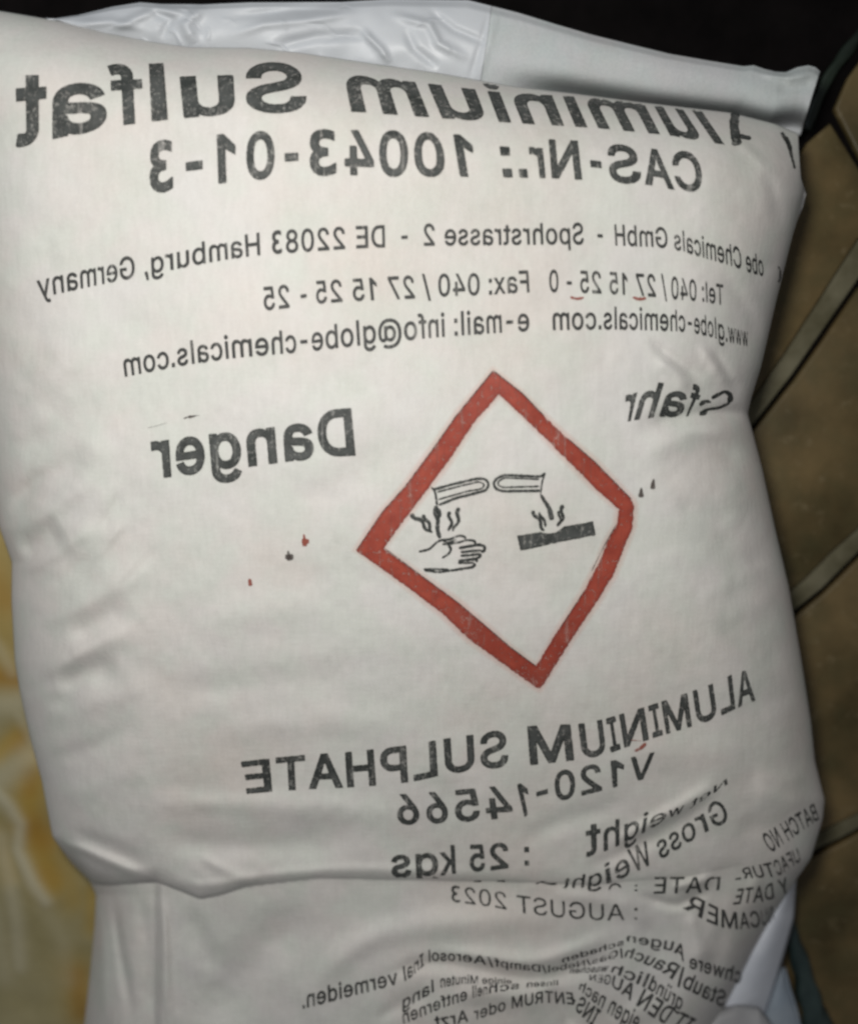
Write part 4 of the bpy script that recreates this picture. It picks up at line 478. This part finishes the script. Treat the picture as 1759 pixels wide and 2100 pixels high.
def area2(l):
    x, y = l[:, 0], l[:, 1]; return float(np.sum(x * np.roll(y, -1) - np.roll(x, -1) * y))
def outlines(text, bold):
    """closed loops of a word, grown outward by bold (a share of the cap height) on every side"""
    out = []; x = 0.0
    for ch in text:
        adv, L = GLYPHS.get(ch, GLYPHS['-'])
        ls = [np.array(l, float).reshape(-1, 2) / 1000 for l in L]
        sg = np.sign(area2(max(ls, key=lambda q: abs(area2(q))))) if ls else 1
        for l in ls:
            a = l - np.roll(l, 1, 0); b = np.roll(l, -1, 0) - l
            a /= np.linalg.norm(a, axis=1, keepdims=True) + 1e-9; b /= np.linalg.norm(b, axis=1, keepdims=True) + 1e-9
            na = np.stack([a[:, 1], -a[:, 0]], -1); nb = np.stack([b[:, 1], -b[:, 0]], -1)
            n = na + nb; n /= np.maximum(np.sum(n * n, 1, keepdims=True), 0.8); n *= 2
            q = l + n * sg * bold * CAP
            if sg < 0: q = q[::-1]
            q = q + (x, 0); out.append(q)
        x += adv / 1000 + bold * CAP * 1.2
    return out
def extent(text, bold=0.0):
    l = outlines(text, bold); return min(a[:, 0].min() for a in l), max(a[:, 0].max() for a in l)
CROPS = {'a': (0, 0, 1.599), 'b': (1044, 0, 1.599), 'c': (0, 500, 1.599), 'd': (1044, 500, 1.599), 'e': (850, 900, 2.199), 'f': (500, 1650, 1.07),
         'g': (250, 950, 2.513), 'h': (1450, 850, 3.518), 'i': (1100, 1950, 1.8516), 'j': (650, 2250, 2.0694), 'D': (0, 0, 1 / 1.2189)}
def M_(c, x, y):
    ox, oy, s = CROPS[c]; return ((ox + x / s) / 1.2189, (oy + y / s) / 1.2189)
def text_line(name, text, anchors, m, bold=0.0, step=3.0, clip=None, lift=0.0005):
    """anchors: (crop, characters read so far, baseline point, cap-height point)"""
    us, B, T = [], [], []
    x_min = extent(text, bold)[0]
    cur = None
    for a in anchors:
        if isinstance(a, str): cur = a; continue
        n, bx, by, tx, ty = a
        us.append(x_min if n == 0 else extent(text[:n], bold)[1]); B.append(M_(cur, bx, by)); T.append(M_(cur, tx, ty))
    us = np.array(us); B = np.array(B); T = np.array(T)
    o = np.argsort(us); us, B, T = us[o], B[o], T[o]
    dense = np.linspace(us[0], us[-1], 400)
    def sm(col):                                    # rounds the kinks between anchors
        y = np.interp(dense, us, col); k = 7; yy = np.concatenate([y[0] - (y[k:0:-1] - y[0]), y, y[-1] - (y[-2:-k - 2:-1] - y[-1])])
        return np.convolve(yy, np.ones(2 * k + 1) / (2 * k + 1), 'valid')
    bx, by, tx, ty = sm(B[:, 0]), sm(B[:, 1]), sm(T[:, 0]), sm(T[:, 1])
    ex = lambda q, arr: np.interp(q, dense, arr) + np.where(q < us[0], (q - us[0]) * (arr[8] - arr[0]) / (dense[8] - dense[0]), 0) + np.where(q > us[-1], (q - us[-1]) * (arr[-1] - arr[-9]) / (dense[-1] - dense[-9]), 0)
    sx = abs(B[-1, 0] - B[0, 0]) / (us[-1] - us[0])
    raw = sorted(outlines(text, bold), key=lambda l: l[:, 0].min()); words = []; end = -9
    for l in raw:
        if l[:, 0].min() - end > 0.17: words.append([])
        words[-1].append(l); end = max(end, l[:, 0].max())
    for wl in words:
      loops = []
      for l in wl:
        l = resample(l, 3.0 / sx)
        v = l[:, 1] / CAP
        loops.append(np.stack([ex(l[:, 0], bx) * (1 - v) + ex(l[:, 0], tx) * v, ex(l[:, 0], by) * (1 - v) + ex(l[:, 0], ty) * v], -1))
      V, F, D = tri_region(loops, step)
      lay(name, V, F, D, m, lift, None, clip)
def stroke_loops(poly, w0, w1=None, jit=0.0):
    p = np.array(poly, float); w1 = w0 if w1 is None else w1
    t = np.r_[0, np.cumsum(np.hypot(*np.diff(p, axis=0).T))]; n = max(8, int(t[-1] / 4)); q = np.linspace(0, t[-1], n)
    x = np.interp(q, t, p[:, 0]); y = np.interp(q, t, p[:, 1])
    k = np.array([1, 2, 1]) / 4
    for _ in range(2): x[1:-1] = np.convolve(x, k, 'valid'); y[1:-1] = np.convolve(y, k, 'valid')
    dx, dy = np.gradient(x), np.gradient(y); L = np.hypot(dx, dy) + 1e-9; nx, ny = -dy / L, dx / L
    ww = np.linspace(w0, w1, n) / 2 * (1 + jit * (rng.rand(n) - .5)); ww[0] *= .6; ww[-1] *= .6
    return np.concatenate([np.stack([x + nx * ww, y + ny * ww], -1), np.stack([x - nx * ww, y - ny * ww], -1)[::-1]])
def strokes(name, crop, lst, m, step=2.6, parent=None, lift=0.0005):
    if name.endswith('lettering') and len(lst) > 1:
        for it in lst: strokes(name, crop, [it], m, step, parent, lift)
        return
    VV, FF, DD = [], [], []; off = 0
    for it in lst:
        pl = [M_(crop, *p) for p in it[0]]
        lp = stroke_loops(pl, it[1], it[2] if len(it) > 2 else None, 0.25)
        V, F, D = tri_region([lp], step); VV.append(V); FF.append(F + off); DD.append(D); off += len(V)
    return lay(name, np.concatenate(VV), np.concatenate(FF), np.concatenate(DD), m, lift, parent)
def shape(name, crop, loops, m, step=3.0, parent=None, jit=0.0, lift=0.0005):
    ls = []
    for l in loops:
        q = resample(np.array([M_(crop, *p) for p in l], float), 5.0)
        if jit: q = q + (rng.rand(*q.shape) - .5) * jit
        ls.append(q)
    if len(ls) == 2 and area2(ls[0]) * area2(ls[1]) > 0: ls[1] = ls[1][::-1]
    V, F, D = tri_region(ls, step); return lay(name, V, F, D, m, lift, parent)

above = lambda x, y: y > FB(x) + 3
tl = text_line('lettering', 'luminium Sulfat', ['b', (0, 1222, 572, 1115, 415), (1, 1180, 566, 1072, 412), (2, 1005, 535, 925, 385), (3, 718, 506, 645, 355), (4, 620, 500, 560, 350), (5, 415, 488, 355, 340), (6, 315, 480, 260, 330),
    (7, 95, 466, 20, 296), 'a', (8, 1402, 438, 1368, 258), (10, 985, 443, 978, 258), (11, 735, 464, 712, 262), (12, 600, 478, 592, 270), (13, 445, 497, 432, 274), (14, 205, 547, 207, 290), (15, 62, 580, 55, 292)], M_INK, 0.046, 2.6, above)
strokes('lettering', 'b', [([(1268, 450), (1262, 500), (1275, 582)], 19, 21), ([(1268, 540), (1332, 553)], 11, 9), ([(1452, 528), (1482, 582), (1506, 675)], 9, 6), ([(1470, 545), (1490, 600)], 8, 10)], M_INK)
text_line('lettering', 'CAS-Nr.: 10043-01-3', ['b', (0, 1145, 762, 1122, 612), (1, 1030, 755, 1006, 610), (2, 908, 730, 886, 592), (3, 762, 722, 745, 578), (4, 700, 715, 682, 570), (5, 532, 706, 520, 562), (6, 455, 705, 440, 556), (7, 405, 703, 392, 552),
    (8, 338, 703, 318, 548), (10, 168, 699, 140, 543), 'a', (11, 1655, 698, 1652, 533), (12, 1515, 698, 1512, 527), (13, 1380, 692, 1376, 526), (14, 1232, 697, 1228, 525), (15, 1140, 702, 1138, 530), (16, 985, 713, 985, 535),
    (17, 870, 728, 862, 545), (18, 745, 745, 742, 560), (19, 597, 768, 597, 574)], M_INK, 0.048, 2.6)
text_line('small_lettering', 'obe Chemicals GmbH  -  Spohrstrasse 2  -  DE 22083 Hamburg, Germany', ['d', (0, 1382, 304, 1377, 225), (3, 1314, 285, 1308, 203), (5, 1262, 263, 1256, 180), (8, 1152, 232, 1148, 148), (13, 1028, 195, 1024, 118), (15, 950, 186, 946, 106), (18, 785, 180, 781, 98),
    (21, 722, 178, 718, 94), (24, 622, 175, 618, 92), (35, 108, 180, 108, 98), (37, 20, 181, 18, 95), 'c', (40, 1605, 186, 1603, 100), (43, 1490, 189, 1488, 103), (44, 1420, 191, 1417, 106), (50, 1088, 214, 1086, 124), (52, 983, 224, 977, 140),
    (54, 838, 247, 834, 162), (58, 602, 295, 598, 212), (59, 580, 303, 576, 218), (61, 478, 320, 474, 232), (64, 325, 352, 320, 262), (67, 155, 390, 142, 303)], M_INKS, 0.030, 2.2)
text_line('small_lettering', 'Tel: 040 / 27 15 25 - 0   Fax: 040 / 27 15 25 - 25', ['d', (0, 1222, 420, 1220, 340), (4, 1137, 404, 1133, 325), (8, 1012, 394, 1011, 306), (10, 977, 388, 972, 300), (13, 874, 380, 870, 295), (16, 767, 374, 764, 288), (19, 647, 369, 644, 283),
    (21, 595, 367, 594, 282), (23, 527, 366, 525, 280), (27, 408, 368, 402, 284), (30, 284, 377, 283, 294), (34, 82, 384, 80, 297), (36, 22, 390, 16, 302), 'c', (39, 1560, 396, 1548, 308), (42, 1411, 402, 1406, 317), (45, 1261, 413, 1257, 325), (47, 1205, 424, 1202, 334), (50, 1056, 440, 1049, 350)], M_INKS, 0.030, 2.2)
text_line('small_lettering', 'www.globe-chemicals.com   e-mail: info@globe-chemicals.com', ['d', (0, 1320, 585, 1317, 510), (3, 1243, 568, 1239, 488), (5, 1199, 553, 1196, 472), (9, 1104, 530, 1102, 450), (10, 1080, 526, 1077, 445), (12, 1011, 522, 1009, 436), (14, 906, 518, 904, 432), (19, 744, 515, 743, 430),
    (23, 540, 518, 537, 430), (27, 397, 524, 394, 434), (29, 277, 532, 273, 441), (33, 147, 541, 144, 451), (35, 93, 546, 90, 454), (37, 6, 552, 0, 459), 'c', (38, 1616, 562, 1612, 468), (39, 1511, 570, 1507, 476), (41, 1428, 580, 1422, 486), (44, 1243, 602, 1238, 510), (45, 1205, 606, 1200, 516),
    (47, 1090, 616, 1085, 527), (49, 927, 630, 920, 540), (54, 711, 662, 704, 575), (55, 686, 668, 679, 581), (58, 499, 705, 488, 618)], M_INKS, 0.030, 2.2)
strokes('small_lettering', 'd', [([(1438, 265), (1448, 275), (1446, 330), (1436, 325)], 4)], M_INKS)
text_line('lettering', 'fahr', ['h', (0, 970, 660, 1085, 440), (1, 905, 662, 985, 400), (2, 690, 665, 775, 390), (3, 470, 692, 560, 380), (4, 378, 712, 400, 430)], M_INK, 0.050, 2.4)
strokes('lettering', 'h', [([(1045, 575), (1090, 535), (1150, 545)], 10, 7), ([(1150, 512), (1215, 478), (1270, 448), (1320, 478), (1305, 555), (1225, 595), (1120, 608), (1050, 640)], 9, 6), ([(1270, 450), (1325, 480), (1310, 545)], 9, 13), ([(1045, 640), (1075, 650), (1115, 625)], 11, 8)], M_INK)
text_line('lettering', 'Danger', ['g', (0, 1606, 462, 1580, 186), (1, 1375, 476, 1356, 205), (2, 1160, 503, 1140, 228), (3, 930, 535, 905, 262), (4, 700, 562, 675, 280), (5, 480, 592, 462, 310), (6, 335, 610, 312, 332)], M_INK, 0.050, 2.4)
text_line('lettering', 'ALUMINIUM SULPHATE', ['f', (0, 1485, 105, 1478, 25), (1, 1437, 124, 1428, 38), (2, 1393, 146, 1380, 62), (3, 1328, 170, 1316, 86), (4, 1243, 196, 1230, 115), (5, 1212, 205, 1200, 125), (6, 1130, 233, 1116, 150), (7, 1098, 245, 1086, 160), (8, 1023, 262, 1013, 174), (9, 880, 278, 872, 180),
    (11, 750, 288, 746, 200), (12, 656, 302, 650, 214), (13, 570, 322, 565, 230), (14, 485, 331, 478, 240), (15, 393, 338, 387, 250), (16, 289, 342, 285, 256), (17, 208, 347, 203, 264), (18, 124, 355, 108, 275)], M_INK, 0.046, 2.4)
text_line('lettering', 'V120-14566', ['f', (0, 1212, 312, 1216, 248), (1, 1142, 326, 1150, 262), (2, 1103, 340, 1096, 272), (3, 1018, 361, 1014, 288), (4, 950, 377, 944, 303), (5, 900, 390, 894, 318), (6, 868, 418, 848, 336), (7, 765, 424, 757, 343), (8, 682, 432, 677, 351), (9, 606, 435, 601, 357), (10, 528, 439, 523, 362)], M_INK, 0.042, 2.4)
below = lambda x, y: y < YC(x) - 3
text_line('lettering', 'Net weight', ['i', (0, 1330, 18, 1325, -8), (3, 1150, 135, 1165, 92), (5, 1050, 180, 1060, 128), (7, 925, 252, 940, 155), (8, 850, 292, 850, 180), (9, 755, 328, 755, 190), (10, 672, 355, 667, 202)], M_INK, 0.034, 2.2)
text_line('lettering', ': 25 kgs', ['i', (0, 413, 392, 410, 282), (1, 390, 393, 387, 283), (3, 230, 416, 225, 300), (4, 137, 421, 132, 303), 'D', (6, 901, 1794, 897, 1735), (7, 853, 1797, 850, 1739), (8, 803, 1799, 799, 1742)], M_INK, 0.044, 2.2, below)
text_line('lettering', 'Gross Weight', ['i', (0, 1342, 185, 1300, 88), (1, 1262, 222, 1228, 118), (2, 1195, 257, 1165, 155), (3, 1130, 298, 1098, 200), (5, 1018, 367, 985, 268), (7, 893, 428, 862, 325), (8, 815, 465, 800, 370), (9, 762, 482, 755, 395), (10, 680, 498, 690, 430), (12, 560, 500, 565, 455)], M_INK, 0.030, 2.2)
strokes('lettering', 'i', [([(540, 480), (500, 482), (470, 468), (440, 482)], 5, 3), ([(300, 468), (262, 468)], 4, 2), ([(190, 468), (152, 470)], 4, 2), ([(835, 500), (825, 480), (790, 482), (780, 510)], 5, 4), ([(905, 485), (905, 492)], 6), ([(905, 506), (905, 514)], 6)], M_INKS)
text_line('lettering', 'DATE', ['i', (0, 1290, 520, 1298, 448), (4, 985, 525, 990, 450)], M_INK, 0.028, 2.2, lambda x, y: ~((y > 1826) & (x > 1448)))
text_line('lettering', ': AUGUST 2023', ['i', (0, 912, 645, 912, 572), (1, 898, 646, 898, 573), (3, 770, 650, 768, 574), (5, 595, 640, 593, 562), (8, 356, 612, 351, 532), (10, 252, 588, 249, 511), (13, 52, 562, 48, 487)], M_INK, 0.018, 2.2)
text_line('lettering', 'BATCH NO', ['i', (0, 1752, 178, 1728, 108), (8, 1530, 336, 1482, 258)], M_INKS, 0.028, 2.2)
text_line('lettering', 'UFACTUR.', ['i', (0, 1668, 372, 1650, 312), (4, 1560, 445, 1535, 380), (7, 1405, 455, 1390, 410), (8, 1365, 462, 1358, 425)], M_INKS, 0.030, 2.2)
text_line('lettering', 'Y DATE', ['i', (0, 1622, 518, 1600, 450), (2.0 and 3, 1500, 560, 1500, 490), (6, 1352, 576, 1375, 505)], M_INKS, 0.028, 2.2)
text_line('lettering', 'NUCAMER', ['i', (0, 1545, 650, 1535, 580), (2, 1490, 676, 1480, 606), (4, 1385, 690, 1380, 615), (5, 1300, 681, 1300, 600), (6, 1232, 652, 1240, 570), (7, 1120, 590, 1165, 530)], M_INKS, 0.028, 2.2)
small = 0.036
text_line('small_lettering', 'chwere Augen', ['i', (0, 1388, 942, 1402, 875), (6, 1150, 868, 1155, 808), (8, 1080, 792, 1092, 735), (12, 862, 745, 862, 712)], M_INKS, small, 2.0)
text_line('small_lettering', 'schaden', ['i', (0, 850, 762, 850, 735), (7, 565, 845, 560, 822)], M_INKS, small, 2.0)
text_line('small_lettering', 'Staub/Rauch/Gas/Nebel/Dampf/Aerosol Inal vermeiden.', ['i', (0, 1312, 1052, 1325, 982), (5, 1118, 958, 1150, 890), (7, 1020, 880, 1065, 830), (11, 850, 812, 860, 770), (15, 700, 852, 700, 828), (21, 500, 892, 500, 862), (27, 250, 862, 250, 825), (30, 100, 836, 100, 796), 'j', (35, 870, 315, 868, 255), (40, 752, 422, 742, 350), (50, 240, 556, 238, 470), (51, 220, 560, 217, 480)], M_INKS, small, 2.0)
text_line('small_lettering', 'gründlich waschen', ['i', (0, 1112, 1068, 1130, 1000), (5, 960, 965, 985, 905), (9, 785, 885, 800, 850), (17, 600, 895, 600, 872)], M_INKS, small, 2.0)
text_line('small_lettering', 'einige Minuten lang', ['j', (0, 1300, 432, 1300, 408), (10, 1040, 432, 1040, 385), (14, 935, 452, 930, 392), (19, 735, 568, 738, 500)], M_INKS, small, 2.0)
text_line('small_lettering', 'IT DEN AUGEN', ['i', (0, 1130, 1170, 1185, 1110), (4, 1000, 1108, 1045, 1035), (6, 905, 1040, 942, 965), (9, 790, 950, 800, 903), (12, 690, 925, 690, 900)], M_INKS, small, 2.0)
text_line('small_lettering', 'linsen schnell entfernen', ['j', (0, 1540, 440, 1540, 415), (6, 1380, 450, 1380, 420), (10, 1180, 482, 1180, 435), (14, 1100, 505, 1098, 445), (18, 965, 548, 960, 490), (24, 740, 640, 730, 575)], M_INKS, small, 2.0)
text_line('small_lettering', 'ENTRUM oder Arzt', ['j', (0, 1625, 540, 1615, 480), (3, 1470, 528, 1470, 470), (6, 1300, 560, 1300, 500), (11, 1105, 620, 1105, 562), (16, 905, 668, 895, 600)], M_INKS, small, 2.0)
text_line('small_lettering', 'eigen nach', ['i', (0, 905, 1165, 935, 1085), (5, 770, 1075, 800, 1000), (10, 640, 968, 650, 930)], M_INKS, small, 2.0)
text_line('small_lettering', 'INSZ', ['i', (0, 705, 1145, 745, 1070), (4, 598, 1035, 620, 975)], M_INKS, small, 2.0)

# hazard diamond
outer = [(840, 56), (1000, 180), (1120, 305), (1250, 430), (1400, 560), (1600, 765), (1614, 800), (1606, 925), (1570, 1010), (1500, 1185), (1400, 1345), (1250, 1570), (1115, 1790), (1092, 1808), (1055, 1788), (880, 1660), (700, 1530), (560, 1395), (400, 1272), (85, 1046), (230, 835), (360, 690), (500, 500), (640, 300)]
inner = [(872, 192), (1000, 308), (1160, 465), (1400, 705), (1530, 822), (1520, 900), (1470, 990), (1420, 1112), (1330, 1285), (1200, 1475), (1075, 1680), (950, 1590), (650, 1332), (400, 1150), (240, 1035), (360, 870), (600, 552), (735, 345)]
def grow(lp, d):
    p = np.array(lp, float); c = p.mean(0); v = p - c; return [tuple(q) for q in p + v / np.linalg.norm(v, axis=1, keepdims=True) * d]
hz = shape('hazard_diamond', 'e', [outer, inner], M_RED, 3.2, None, 2.0, 0.0006)
shape('ink_bleed', 'e', [grow(outer, 34), grow(inner, -34)], M_HALO, 5.0, hz, 0, 0.0003)
strokes('edge_line', 'e', [([(840, 58), (640, 302), (500, 502), (360, 690), (230, 836), (90, 1044)], 2.2, 1.6), ([(845, 60), (1000, 182), (1120, 306)], 2.0), ([(1250, 430), (1400, 560), (1600, 765)], 1.8), ([(245, 1035), (400, 1150), (650, 1335), (950, 1590), (1072, 1680)], 1.8),
    ([(1380, 1160), (1450, 1020), (1515, 905)], 1.6), ([(1210, 1470), (1340, 1270)], 1.6)], M_INK, 2.0, hz, 0.0008)
T_ = 6.6
strokes('test_tube', 'e', [([(505, 714), (620, 682), (760, 650), (800, 654), (819, 682), (805, 714), (760, 728), (640, 757), (540, 797)], T_), ([(530, 727), (640, 697), (765, 667), (797, 685), (778, 708), (700, 720), (535, 768)], 4.6), ([(499, 698), (522, 718), (532, 800)], 5.5, 6)], M_INK, 2.0, hz)
strokes('test_tube', 'e', [([(1127, 620), (1105, 641), (900, 632), (857, 650), (839, 680), (858, 712), (900, 721), (1100, 718)], T_), ([(1095, 655), (900, 647), (862, 670), (868, 692), (900, 700), (1095, 694)], 4.6), ([(1126, 624), (1110, 660), (1100, 740)], 4.5)], M_INK, 2.0, hz)
strokes('acid_drip', 'e', [([(528, 800), (522, 850), (540, 875), (532, 925), (548, 980)], 11, 9), ([(535, 815), (550, 850), (535, 880)], 10, 6)], M_INK, 2.0, hz)
strokes('acid_drip', 'e', [([(1100, 738), (1128, 785), (1150, 815), (1163, 880)], 7, 13), ([(1105, 745), (1128, 782)], 8, 6)], M_INK, 2.0, hz)
def wavy(p0, p1, amp, n=3.0, w0=6.5, w1=4.5):
    w0 *= 1.25; w1 *= 1.25
    (x0, y0), (x1, y1) = p0, p1; L = math.hypot(x1 - x0, y1 - y0); nx, ny = -(y1 - y0) / L, (x1 - x0) / L
    return ([(x0 + (x1 - x0) * t + nx * amp * math.sin(t * n * math.pi), y0 + (y1 - y0) * t + ny * amp * math.sin(t * n * math.pi)) for t in np.linspace(0, 1, 14)], w0, w1)
strokes('vapour', 'e', [wavy((393, 842), (498, 945), 13, 3.2, 8, 6), wavy((458, 848), (508, 950), 10, 3, 7.5, 5), wavy((605, 832), (604, 942), 13, 2.6, 7, 5), wavy((657, 812), (628, 944), 13, 2.8, 8, 5)], M_INK, 2.0, hz)
strokes('vapour', 'e', [wavy((1058, 826), (1122, 938), 11, 3, 7.5, 5), wavy((1092, 836), (1135, 915), 8, 2.6, 6, 4.5), wavy((1228, 798), (1204, 918), 14, 2.6, 7.5, 5), wavy((1203, 828), (1206, 892), 8, 2, 5, 4)], M_INK, 2.0, hz)
shape('metal_bar', 'e', [[(970, 964), (1100, 943), (1135, 952), (1180, 948), (1228, 914), (1390, 885), (1404, 963), (1200, 1003), (988, 1050)]], M_INK, 2.4, hz, 1.2)
strokes('hand', 'e', [([(430, 1054), (492, 1040), (520, 1010), (548, 990), (610, 985), (645, 965), (688, 968), (690, 990)], 5.9), ([(560, 1012), (610, 1010), (660, 1000), (700, 988), (744, 992), (742, 1012)], 5.9), ([(592, 1018), (612, 1032), (600, 1064), (556, 1090)], 7.8, 4.5),
    ([(650, 1034), (700, 1025), (760, 1014), (796, 1020), (797, 1048), (772, 1056)], 7.2), ([(660, 1056), (720, 1050), (778, 1046)], 6.5), ([(660, 1076), (720, 1072), (778, 1064), (772, 1084), (742, 1090)], 6.5), ([(648, 1106), (700, 1098), (755, 1092), (748, 1112)], 7.8), ([(645, 1116), (738, 1114)], 5.2),
    ([(742, 1116), (738, 1136), (640, 1152), (540, 1167), (460, 1156)], 7.2, 4.5), ([(455, 1150), (540, 1150), (600, 1152)], 5.9), ([(560, 985), (590, 1010), (640, 985)], 5.9)], M_INK, 2.0, hz)
# stray ink
strokes('ink_mark', 'g', [([(1280, 965), (1283, 1000), (1286, 1045)], 4, 12), ([(1266, 1012), (1314, 1014)], 12)], M_REDSPOT, 2.0)
strokes('ink_mark', 'g', [([(1180, 1070), (1186, 1100), (1190, 1136)], 4, 12), ([(1162, 1110), (1218, 1112)], 12)], M_SPOT, 2.0)
strokes('ink_mark', 'g', [([(940, 1248), (946, 1294)], 7, 9)], M_REDSPOT, 2.0)
strokes('ink_mark', 'g', [([(525, 242), (570, 225), (628, 222)], 3.5, 1.6), ([(555, 232), (600, 226)], 6, 3), ([(300, 300), (350, 290), (420, 268)], 1.4, 1.0)], M_SPOT, 2.0)
strokes('ink_mark', 'h', [([(535, 1295), (533, 1335), (533, 1385)], 4, 13)], M_SPOT, 2.0)
strokes('ink_mark', 'h', [([(645, 1220), (637, 1262), (635, 1312)], 4, 13)], M_SPOT, 2.0)
strokes('ink_mark', 'd', [([(608, 387), (635, 396), (664, 389)], 6, 6)], M_REDSPOT, 2.0, None, 0.0007)
strokes('ink_mark', 'd', [([(858, 387), (885, 399), (912, 391)], 6, 7), ([(888, 385), (886, 403)], 4)], M_REDSPOT, 2.0, None, 0.0007)
strokes('ink_mark', 'f', [([(1192, 222), (1178, 236), (1160, 244)], 9, 6), ([(1150, 214), (1180, 216)], 2.5)], M_REDSPOT, 2.0, None, 0.0007)

# ------------------------------------------------------------------ neighbours of the sack
nr, nc = 260, 150
X = np.linspace(-420, 400, nc)[None, :] + 0 * np.zeros((nr, 1)); Y = np.linspace(960, 2380, nr)[:, None] + 0 * X
X = X + 18 * vnoise(Y, X * 0 + 5, 140, 41) * (np.abs(X) > 380)
pale = [([(-60, 1450), (0, 1445), (60, 1440)], 17, .55), ([(-80, 1640), (-20, 1610), (20, 1585), (60, 1555)], 17, .6), ([(-10, 1620), (20, 1655), (42, 1690), (37, 1746), (69, 1815), (95, 1850)], 6, .85), ([(-30, 1700), (0, 1721), (20, 1805), (34, 1890), (40, 1980)], 9, .6),
        ([(-60, 1800), (-10, 1880), (10, 2000)], 14, .4), ([(20, 1440), (60, 1500), (72, 1560)], 6, .5), ([(-40, 1290), (0, 1330), (26, 1380)], 6, .4), ([(90, 1860), (130, 1930), (140, 2010)], 10, .25)]
mus = [([(-60, 1545), (0, 1545), (42, 1505)], 12, .9), ([(78, 1560), (62, 1610), (62, 1690), (84, 1740), (110, 1810)], 22, 1.0), ([(0, 1060), (8, 1200), (12, 1390)], 22, .6), ([(150, 1990), (166, 2080)], 22, .5), ([(-20, 1690), (12, 1760), (20, 1800)], 10, .7), ([(120, 1760), (150, 1840)], 20, .6), ([(190, 1830), (195, 1900)], 12, .7)]
brn = [([(70, 1700), (88, 1720)], 18, .8), ([(-20, 1390), (14, 1388), (40, 1395)], 12, .9), ([(160, 2000), (168, 2075)], 12, .75), ([(-20, 1180), (10, 1230)], 18, .6), ([(52, 1512), (40, 1530)], 10, .6), ([(95, 1790), (105, 1800)], 16, .4), ([(66, 1590), (62, 1620)], 9, .6)]
def fieldof(L):
    f = np.zeros_like(X)
    for pl, wd, a in L:
        d, t, _ = seg_dist(X, Y, pl); f = np.maximum(f, a * np.exp(-(d / (wd * 1.5 + 6)) ** 2))
    return np.clip(f * 0.85, 0, 1)
fp, fm, fb = fieldof(pale), fieldof(mus), fieldof(brn)
z = 0.004 + 0.002 * fp - 0.001 * fm + 0.007 * (vnoise(X + Y * .3, Y, 110, 42) + .5) + 0.002 * (vnoise(X, Y, 45, 43) + .5)
z = np.where((X > 30), np.minimum(z, 0.012), z)
o = sheet('plastic_sheet', X, Y, z - 0.003, M_MUST, False, {'pale': fp.ravel(), 'mustard': fm.ravel(), 'brown': fb.ravel()}, 0.0008)
thing(o, 'crumpled mustard yellow plastic sheet with pale creases left of the sack', 'plastic sheet')

o = strip('pale_bag', [(1600, 1985), (1560, 2040), (1500, 2120), (1460, 2240)], [(1606, 1985), (1622, 2050), (1640, 2110), (1680, 2260)], lambda u, v: 0.013 + 0.010 * np.sin(u * 2.6), M_PALE, 50, 20, False, wav=0.004)
thing(o, 'pale blue grey plastic bag showing at the bottom right beneath the white liner edge', 'bag')
# teal bag edge: a rounded, rolled hem
def roll(name, path, r0, r1, z0, m, label, cat, seg=14, wav=0.0015, mid=None):
    p = np.array(path, float); t = np.r_[0, np.cumsum(np.hypot(*np.diff(p, axis=0).T))]; n = 70; q = np.linspace(0, t[-1], n)
    x = np.interp(q, t, p[:, 0]); y = np.interp(q, t, p[:, 1])
    for _ in range(6): x[1:-1] = (x[:-2] + 2 * x[1:-1] + x[2:]) / 4; y[1:-1] = (y[:-2] + 2 * y[1:-1] + y[2:]) / 4
    R = np.linspace(r0, r1, n); c = P(x, y, z0 + R * .5)
    tang = np.gradient(c, axis=0); tang /= np.linalg.norm(tang, axis=1, keepdims=True); side = np.cross(tang, (0, 0, 1.0))
    V = []
    for k in range(seg):
        a = 2 * math.pi * k / seg; rr = R * (1 + 0.18 * np.sin(q / 30 + k * 1.7) + 0.12 * np.sin(q / 11 + k))
        V.append(c + side * (rr * math.cos(a))[:, None] + np.array([0, 0, 1.0]) * (rr * 0.5 * math.sin(a))[:, None])
    V = np.array(V).transpose(1, 0, 2).reshape(-1, 3); V[:, 2] = np.maximum(V[:, 2], z0)
    F = [(i * seg + k, i * seg + (k + 1) % seg, (i + 1) * seg + (k + 1) % seg, (i + 1) * seg + k) for i in range(n - 1) for k in range(seg)]
    F += [tuple(range(seg)), tuple((n - 1) * seg + k for k in range(seg))[::-1]]
    o = mk(name, V, F, m); thing(o, label, cat); return o
tb = roll('teal_bag', [(1618, 1890), (1630, 1940), (1645, 2000), (1668, 2080), (1700, 2200)], 0.004, 0.015, 0.0015, M_TEAL, 'dark teal crumpled plastic edge on the tiles at the bottom right', 'bag')
sm_ = roll('seam', [(1606, 1985), (1618, 2030), (1632, 2080), (1650, 2160)], 0.0014, 0.0018, 0.016, M_PALE, 'thin pale seam cord along the teal plastic at bottom right', 'cord')
sm_.parent = tb
for kk in ('label', 'category'): del sm_[kk]
roll('green_strip', [(1960, -260), (1880, -110), (1800, 28), (1742, 98), (1700, 150), (1676, 205), (1655, 268)], 0.006, 0.0035, E0 + 0.001, M_GREEN, 'dark green glossy plastic strip along the tile edge at the top right', 'strip')
